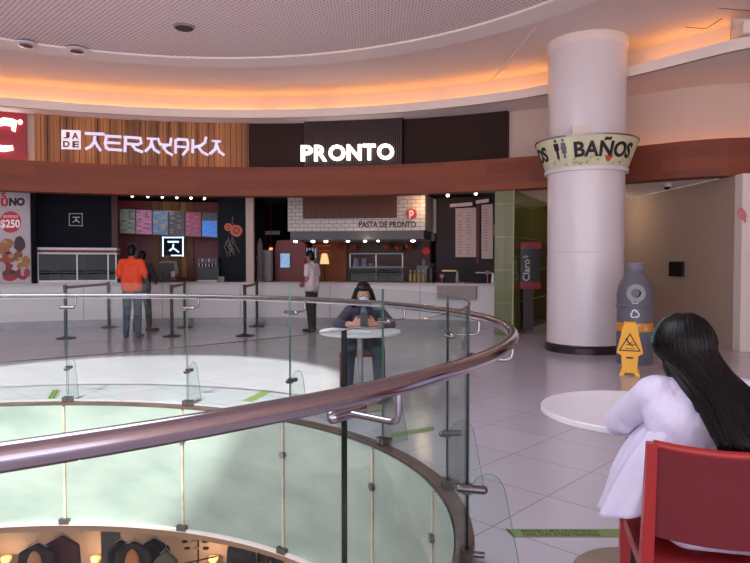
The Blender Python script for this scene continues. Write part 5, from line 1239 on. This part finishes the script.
# masked woman at the far table, facing us
wx2, wy2 = -.10, 6.50; V = Vector
J = dict(head=V((-.115, 6.27, 1.065)), neck=V((-.11, 6.36, .955)), shL=V((.045, 6.38, .875)), shR=V((-.265, 6.38, .875)), elL=V((.16, 6.22, .76)), elR=V((-.37, 6.22, .76)), wrL=V((-.0, 6.05, .775)), wrR=V((-.21, 6.05, .775)),
         hipL=V((-.02, 6.58, .555)), hipR=V((-.20, 6.58, .555)), knL=V((.03, 6.20, .52)), knR=V((-.26, 6.20, .50)), anL=V((.05, 6.26, .10)), anR=V((-.28, 6.24, .10)), toeL=V((.06, 6.12, .045)), toeR=V((-.29, 6.10, .045)),
         pnL=V((-1, 0, .3)), pnR=V((1, 0, .3)), tsL=V((0, .2, 1)), tsR=V((0, .2, 1)), hdL=V((-.75, -.6, .35)), hdR=V((.75, -.6, .35)))
t, fr_ = person((wx2, wy2, 0), J, (.02, -1, -.38), 'seated woman in a blue face mask and navy sweater looking at her phone', dict(top=pm('navy_sweater', (50, 50, 64), .85, var=.1, bump=.3, bscale=30), top_name='sweater', legs=pm('navy_jeans', (44, 52, 76), .8), sleeve=1.55, vox=.0085, curl=.5, skin=SKIN2, shoes=pm('pale_shoe', (190, 186, 190), .6), hs=.95))
r, f, u = fr_; hc = J['head']; M = M3(r, f, u)
blob('face_mask', [('e', hc+f*.062-u*.047, (.056, .05, .046), M), ('e', hc+f*.082-u*.03, (.034, .034, .034), M)], .006, pm('mask_blue', (168, 196, 214), .7), t, 3)
P = [('e', hc-f*.03+u*.024, (.08, .084, .1), M), ('e', hc+f*.002+u*.072, (.074, .078, .048), M)]
for k in (-1, 1):
    P += [('c', hc+r*k*.045+u*.085+f*.045, hc+r*k*.078+u*.02+f*.03, .018, .018), ('c', hc+r*k*.078+u*.02+f*.03, hc+r*k*.098-u*.06+f*.01, .018, .022), ('c', hc+r*k*.074+u*.04-f*.01, hc+r*k*.1-u*.06-f*.02, .018, .024), ('c', hc+r*k*.095-u*.06-f*.02, hc+r*k*.105-u*.19-f*.03+V((0, 0, 0)), .03, .024), ('c', hc+r*k*.04-f*.06, hc+r*k*.06-u*.18-f*.07, .05, .04)]
hr = blob('hair', P, .008, HAIR, t, 2)
blob('blouse', [('c', V((-.11, 6.27, .90)), V((-.11, 6.22, .80)), .035, .045)], .008, pm('pale_blouse', (96, 106, 128), .8), t, 2)
ph = MB(); Mp = (Matrix.Rotation(math.radians(-35), 3, 'X')); ph.box((-.105, 5.975, .835), (.07, .009, .14), 0, Mp); o = ph.build('mobile_phone', M_black); tag(o, 'black mobile phone held by the masked woman at the far table', 'phone')
ph = MB(); ph.box((-.105, 5.985, .838), (.062, .002, .13), 0, Mp); ph.build('screen', pm('phone_screen', (60, 66, 80), .1, emit=.3), o)
m = MB(); m.hull8([V((-.22, 5.80, .731)), V((-.04, 5.78, .731)), V((-.03, 5.9, .731)), V((-.21, 5.92, .731))], [V((-.22, 5.80, .74)), V((-.04, 5.78, .74)), V((-.03, 5.9, .74)), V((-.21, 5.92, .74))]); simple('paper_tray', m, pm('paper_white', (226, 222, 226), .6), 'flat white paper tray on the far table in front of the masked woman', 'tray')

# long haired woman in the foreground, back to us
hc = V((1.068, 2.16, 1.062))
J = dict(head=hc, neck=V((1.06, 2.10, .985)), shL=V((.935, 2.10, .925)), shR=V((1.215, 2.04, .925)), elL=V((.90, 2.30, .785)), elR=V((1.36, 2.24, .785)), wrL=V((1.03, 2.47, .775)), wrR=V((1.21, 2.46, .775)),
         hipL=V((1.005, 1.985, .57)), hipR=V((1.165, 1.945, .57)), knL=V((1.04, 2.38, .53)), knR=V((1.28, 2.33, .53)), anL=V((1.02, 2.42, .10)), anR=V((1.32, 2.36, .10)), toeL=V((1.03, 2.57, .045)), toeR=V((1.36, 2.5, .045)),
         pnL=V((0, 0, -1)), pnR=V((0, 0, -1)), tsL=V((0, 1, 0)), tsR=V((0, 1, 0)), hdL=V((.8, .5, 0)), hdR=V((-.7, .6, 0)))
SH = pm('white_shirt', (208, 202, 226), .75, var=.02, bump=1.0, bscale=16, stretch=(1, 1, .5))
ex_ = []
random.seed(9)
top_ = [V((.955, 2.03, .86)), V((.93, 2.09, .80))]
hems = [V((.775, 2.06, .555)), V((.785, 1.99, .60)), V((.81, 2.10, .575)), V((.835, 2.03, .57)), V((.855, 1.99, .565)), V((.87, 2.08, .585))]
for i, h in enumerate(hems):
    break
    a = lerp(top_[0], top_[1], (i % 3)/2); mid = lerp(a, h, .55)+V((.012, 0, .0)); ex_ += [('c', a, mid, .045, .03), ('c', mid, h, .03, .017 if i % 2 else .021)]
    h2 = hems[(i+1) % len(hems)]; ex_.append(('c', lerp(mid, h, .7), lerp(lerp(top_[0], h2, .6), h2, .7), .016))
ex_ += [('c', V((.95, 2.07, .88)), V((.95, 2.03, .78)), .06, .05), ('e', V((.905, 2.27, .79)), (.045, .06, .045))]
for k in range(7):                   # soft folds across the back
    z = .90-.035*k; x = .965+.006*k; ex_.append(('c', V((x, 1.985-.002*k, z)), V((x+.11, 1.945, z-.035+.012*(k % 3))), .014, .007))
ex_ += [('c', V((1.05, 1.86, .62)), V((1.22, 1.83, .62)), .03), ('c', V((1.10, 1.86, .60)), V((1.16, 1.84, .50)), .03, .02)]
t, fr_ = person((1.085, 2.0, 0), J, (.02, 1, -.12), 'woman with very long black hair and loose white shirt, back to us', dict(top=SH, legs=pm('dark_denim', (24, 28, 48), .8), sleeve=1.75, vox=.009, top_extra=ex_, skin=SKIN2, hs=1.0))
r, f, u = fr_
# loose shirt tail flaring over the chair's left side
ctrl_t = [V((.94, 2.23, .79)), V((.94, 2.16, .83)), V((.945, 2.09, .86)), V((.945, 2.03, .88)), V((.965, 2.0, .88)), V((1.0, 1.985, .87))]
ctrl_b = [V((.86, 2.22, .60)), V((.80, 2.19, .535)), V((.745, 2.10, .53)), V((.77, 2.01, .545)), V((.835, 1.945, .575)), V((.915, 1.915, .60))]
def poly_at(C_, s):
    s *= len(C_)-1; i = min(int(s), len(C_)-2); q = s-i
    p0, p1, p2, p3 = C_[max(i-1, 0)], C_[i], C_[i+1], C_[min(i+2, len(C_)-1)]
    return .5*((2*p1)+(p2-p0)*q+(2*p0-5*p1+4*p2-p3)*q*q+(-p0+3*p1-3*p2+p3)*q**3)
m = MB(); nu_, nv_ = 60, 24; lay = []
for side in (0, 1):
    for j in range(nv_+1):
        for i in range(nu_+1):
            s = i/nu_; v = j/nv_; a = poly_at(ctrl_t, s); b = poly_at(ctrl_b, s); p = a+(b-a)*v
            out = V((-1, -.25, 0)).normalized() if s < .6 else V((-.6, -.8, 0)).normalized()
            p = p+out*(math.sin(s*27)*.011*v+math.sin(s*11+1)*.014*v+.022*math.sin(PI*v))-out*.004*side; lay.append(p)
W1 = nu_+1; k = W1*(nv_+1); fs = []
for j in range(nv_):
    for i in range(nu_): a = j*W1+i; fs += [(a, a+1, a+W1+1, a+W1), (k+a+W1, k+a+W1+1, k+a+1, k+a)]
for i in range(nu_): fs += [(i+1, i, k+i, k+i+1), (nv_*W1+i, nv_*W1+i+1, k+nv_*W1+i+1, k+nv_*W1+i)]
for j in range(nv_): fs += [(j*W1, (j+1)*W1, k+(j+1)*W1, k+j*W1), ((j+1)*W1+nu_, j*W1+nu_, k+j*W1+nu_, k+(j+1)*W1+nu_)]
m.add(lay, fs); m.build('shirt_tail', SH, t, smooth='all')
# hair: solid core plus combed locks
core = [('e', hc-f*.014+u*.022, (.088, .098, .108), M3(r, f, u)), ('e', hc-f*.045-u*.03, (.095, .06, .1), M3(r, f, u))]
path = [V((1.068, 2.12, 1.04)), V((1.085, 2.02, .97)), V((1.11, 1.925, .88)), V((1.135, 1.895, .80)), V((1.15, 1.89, .765))]
for i in range(4):
    for k in (-1, -.4, .4, 1): w0 = (.058, .062, .058, .05, .04)[i]; w1 = (.058, .062, .058, .05, .04)[i+1]; core.append(('c', path[i]+V((k*w0, 0, 0)), path[i+1]+V((k*w1, 0, 0)), .034-.004*i, .03-.004*i))
hair = blob('hair', core, .008, HAIR, t, 3)
random.seed(21); m = MB()
for i in range(230):
    az = random.uniform(-2.0, 2.0); st = random.uniform(.0, .5)
    dirv = lambda el, az_: (-f*math.cos(az_)+r*math.sin(az_))*math.cos(el)+u*math.sin(el)
    pts = []
    for el in (1.35, 1.0, .6, .2, -.15):
        d = dirv(el, az); c = hc-f*.014+u*.015; k_ = 1/math.sqrt((d.dot(r)/.092)**2+(d.dot(f)/.104)**2+(d.dot(u)/.116)**2); pts.append(c+d*(k_+random.uniform(0, .003)))
    s_ = max(-1, min(1, az/1.9))+random.uniform(-.12, .12); tgt = 1.125+s_*.085; zend = random.uniform(.745, .83) if abs(s_) < .75 else random.uniform(.77, .92)
    last = pts[-1]; depth = random.uniform(0, .02)
    for kk, zz in enumerate((.97, .9, .83, None)):
        z = zz if zz else zend
        if z < zend: z = zend
        q = (1.06-z)/(1.06-.76); q = max(0, min(1, q)); xx = (1.07+s_*.095)*(1-q)+tgt*q
        yy = 2.04-.185*min(1, q*1.35)-depth*.6+abs(s_)*.012
        pts.append(V((xx+random.uniform(-.006, .006), yy, z-kk*.001)))
    # smooth
    sm = []
    for j in range(len(pts)-1):
        for uu in (0, .5): 
            p0 = pts[max(j-1, 0)]; p1 = pts[j]; p2 = pts[j+1]; p3 = pts[min(j+2, len(pts)-1)]
            sm.append(.5*((2*p1)+(p2-p0)*uu+(2*p0-5*p1+4*p2-p3)*uu**2+(-p0+3*p1-3*p2+p3)*uu**3))
    sm.append(pts[-1]); n_ = len(sm); m.tube(sm, [.0055*(1-.75*(j/(n_-1))**3)+.0005 for j in range(n_)], 5)
tag(m.build('hair_strands', HAIR, t, smooth='all', fix=False), kind='stuff')
m = MB(); 
m.tube([hc-f*.0+u*.004+(r*math.sin(a)*.091+u*math.cos(a)*.108+u*.010)+f*.04 for a in [math.radians(x) for x in range(-80, 81, 8)]], .008, 8); hb = m.build('headband', pm('teal_band', (26, 78, 80), .4), t, smooth=True)
m = MB(); random.seed(4)
for a in range(-78, 79, 6):
    a = math.radians(a); m.sph(hc+f*.036+u*.016+(r*math.sin(a)*.097+u*math.cos(a)*.115), .003, 6, 4)
tag(m.build('headband_beads', pm('bead', (90, 150, 146), .2), hb, smooth=True), kind='stuff')

# ================================================================== STOREY BELOW: CLOTHES SHOP
m = MB(); m.box((-2.5, 11.5, -2.95), (22, .2, 3.5)); struct(m.build('wall_back', M_lowwall))
m = MB(); p = S(111, 555, 9.2); m.box((p.x, 9.2, -2.9), (.2, .2, 3.4)); simple('grey_pillar', m, pm('low_pillar', (92, 84, 84), .6), 'grey square pillar in the clothes shop on the floor below', 'pillar')
# wall lights
for px, lb in ((97, 'warm glowing wall light left of the pillar in the shop below'), (214, 'warm glowing wall light in the middle of the shop below'), (8, 'warm glowing wall light at the far left in the shop below')):
    x = S(px, 560, 11.3).x; zc = S(px, 560, 11.35).z; m = MB(); m.lathe([(.05, 0), (.09, .06), (.09, .1), (.03, .12)], (x, 11.25, zc), 14); bl_ = bpy.data.lights.new('shop_lamp', 'POINT'); bl_.energy = 14; bl_.color = (1, .74, .5); bo_ = bpy.data.objects.new('shop_lamp', bl_); COL.objects.link(bo_); bo_.location = (x, 11.0, zc+.2); tag(m.build('wall_light', pm('shop_glow', (255, 180, 110), .5, emit=1), smooth=True), lb, 'lamp')
FAB = {}
def garment(px, py, d, w, h, colr, label, nm, bare=None):
    p = S(px, py, d); t = empty(nm, (p.x, d, p.z-h), label, 'clothes'); mt = pm('fab_%d_%d_%d' % colr, colr, .85, var=.15, scale=14, bump=.4, bscale=10)
    top = p.z; P = [('e', (p.x, d, top-h*.52), (w*.46, .09, h*.46)), ('c', V((p.x, d, top-.02)), V((p.x-w*.4, d, top-.12)), .045, .05), ('c', V((p.x, d, top-.02)), V((p.x+w*.4, d, top-.12)), .045, .05), ('c', V((p.x-w*.42, d, top-.13)), V((p.x-w*.52, d-.02, top-h*.75)), .055, .045), ('c', V((p.x+w*.42, d, top-.13)), V((p.x+w*.52, d-.02, top-h*.75)), .055, .045), ('c', V((p.x-w*.25, d, top-h+.06)), V((p.x+w*.25, d, top-h+.06)), .08)]
    blob('garment', P, .02, mt, t, 2)
    m = MB(); m.tube([V((p.x-w*.3, d, top-.02)), V((p.x, d, top+.05)), V((p.x+w*.3, d, top-.02))], .008, 6); m.tube([V((p.x, d, top+.05)), V((p.x, d, top+.1)), V((p.x+.03, d, top+.13)), V((p.x+.05, d, top+.1))], .005, 5); m.build('hanger', M_steel2, t)
    if bare:
        blob('inner_shirt', [('e', (p.x, d-.06, top-h*.45), (w*.26, .06, h*.4))], .02, pm('fab_in%d' % bare[0], bare, .85), t, 2)
garment(37, 545, 7.7, .42, .75, (40, 32, 36), 'black jacket over a tan top hanging in the shop below at the left', 'hanging_jacket', (178, 132, 92))
garment(62, 537, 7.9, .4, .55, (76, 36, 46), 'dark maroon plaid shirt hanging in the shop below', 'hanging_shirt')
garment(121, 542, 8.4, .3, .8, (30, 28, 34), 'narrow black jacket next to the grey pillar in the shop below', 'hanging_jacket')
garment(134, 543, 7.9, .42, .8, (52, 42, 46), 'brown grey jacket over an orange top on a stand in the shop below', 'hanging_jacket', (190, 120, 80))
garment(154, 540, 8.6, .4, .75, (26, 26, 34), 'wide navy jacket right of the brown one in the shop below', 'hanging_jacket')
garment(166, 552, 7.8, .24, .5, (96, 92, 78), 'olive grey bag-like vest hanging in the shop below', 'hanging_vest')
# eyewear rack
p = S(198, 538, 8.3); t = empty('eyewear_rack', (p.x, 8.3, p.z-.8), 'thin standing rack with small dark and gold frames in the shop below', 'rack')
m = MB(); m.tube([V((p.x, 8.3, p.z+.1)), V((p.x, 8.3, p.z-.8))], .012, 6); m.tube([V((p.x-.2, 8.3, p.z-.35)), V((p.x+.25, 8.3, p.z-.25))], .01, 6); m.build('rack_frame', M_black, t)
for k in range(9):
    m = MB(); q = V((p.x-.16+.13*(k % 3)+random.uniform(-.02, .02), 8.28, p.z+.05-.09*(k//3))); m.sph(q, (.045, .015, .022), 8, 5); m.build('eyewear', pm('eyew%d' % (k % 3), ((60, 44, 30), (200, 160, 110), (34, 30, 30))[k % 3], .4), t, smooth=True)
# square lamp above the wigs, dressed display heads
p = S(245, 542, 6.9); m = MB(); m.box((p.x, 6.9, p.z), (.075, .05, .085)); m.cone((p.x, 6.9, p.z+.03), (p.x, 6.9, -1.2), .008, .008, 6); simple('hanging_tag_light', m, pm('tag_glow', (240, 226, 204), .5, emit=.7), 'small square glowing tag lamp above the display heads below', 'lamp')
def mannequin_bust(px, py, d, r_, hairc, facec, label):
    p = S(px, py, d); c = V((p.x, d, p.z-r_+.07)); t = empty('mannequin_bust', (c.x, c.y, c.z-.55), label, 'mannequin')
    blob('bust', [('e', c-V((0, 0, .0)), (.075, .09, .11)), ('c', c-V((0, 0, .08)), c-V((0, 0, .25)), .045), ('c', c+V((-.13, .0, -.3)), c+V((.13, 0, -.3)), .07), ('c', c-V((0, 0, .3)), c-V((0, 0, .5)), .12, .11)], .014, pm('mq%d' % facec[0], facec, .6), t, 2)
    blob('wig', [('e', c+V((0, .03, .02)), (r_, r_*.9, r_)), ('c', c+V((-r_*.7, .02, 0)), c+V((-r_*.75, .02, -r_)), r_*.3), ('c', c+V((r_*.7, .02, 0)), c+V((r_*.75, .02, -r_)), r_*.3)], .013, pm('wig%d' % hairc[0], hairc, .6), t, 2)
mannequin_bust(241, 547, 6.9, .165, (24, 20, 22), (214, 128, 70), 'display head with a big round black wig and orange face in the shop below')
mannequin_bust(266, 549, 7.1, .11, (32, 26, 28), (60, 44, 42), 'display head with a small dark wig in the shop below')
mannequin_bust(288, 548, 7.0, .085, (206, 200, 194), (214, 206, 196), 'pale display head with a white wig in the shop below')
mannequin_bust(279, 547, 7.65, .08, (30, 28, 40), (50, 40, 44), 'dark display head squeezed behind the pale one in the shop below')
# ================================================================== LIGHT
w = bpy.data.worlds.new('world'); bpy.context.scene.world = w; w.use_nodes = True
nt = w.node_tree; bg = nt.nodes['Background']
tc = nt.nodes.new('ShaderNodeTexCoord'); sx = nt.nodes.new('ShaderNodeSeparateXYZ'); nt.links.new(tc.outputs['Generated'], sx.inputs[0])
cr = nt.nodes.new('ShaderNodeValToRGB'); nt.links.new(mathn(nt, 'ADD', mathn(nt, 'MULTIPLY', sx.outputs[2], .5), .5), cr.inputs[0])
cr.color_ramp.elements[0].position = .42; cr.color_ramp.elements[0].color = (1.3, 1.14, 1.1, 1); cr.color_ramp.elements[1].position = .56; cr.color_ramp.elements[1].color = (.80, .84, 1, 1)
nt.links.new(cr.outputs[0], bg.inputs[0]); bg.inputs[1].default_value = 2.6
sl = bpy.data.lights.new('sun', 'SUN'); so = bpy.data.objects.new('sun', sl); COL.objects.link(so)
sl.energy = 8.5; sl.angle = math.radians(2.5); sl.color = (1, .96, .9)
so.rotation_euler = Vector((.02, .68, -1)).to_track_quat('-Z', 'Y').to_euler()
def area(name, loc, rot, sx_, sy_, e, colr):
    l = bpy.data.lights.new(name, 'AREA'); l.shape = 'RECTANGLE'; l.size = sx_; l.size_y = sy_; l.energy = e; l.color = colr
    o = bpy.data.objects.new(name, l); COL.objects.link(o); o.location = loc; o.rotation_euler = rot; return o
l = bpy.data.lights.new('skylight', 'AREA'); l.shape = 'DISK'; l.size = 5.2; l.energy = 190; l.color = (.86, .9, 1)
o = bpy.data.objects.new('skylight', l); COL.objects.link(o); o.location = (HX, HY, 4.85)
def lamp(name, loc, e, colr, r=.05):
    l = bpy.data.lights.new(name, 'POINT'); l.energy = e; l.color = colr; l.shadow_soft_size = r; o = bpy.data.objects.new(name, l); COL.objects.link(o); o.location = loc
lamp('corridor_light', (4.5, 13.0, 2.5), 14, (1, .8, .62))
x, y = hit(424, 12.7); lamp('kitchen_light', (x, y, 2.7), 9, (1, .62, .36))
x, y = hit(365, 12.75); lamp('hood_light', (x, y+.1, 1.9), 1.5, (1, .85, .7))
x, y = hit(165, 13.1); lamp('menu_light', (x, y, 2.75), 6, (1, .8, .6))
vs_ = bpy.context.scene.view_settings
vs_.view_transform = 'Standard'; vs_.look = 'None'; vs_.gamma = 1; vs_.use_curve_mapping = False; vs_.exposure = .1
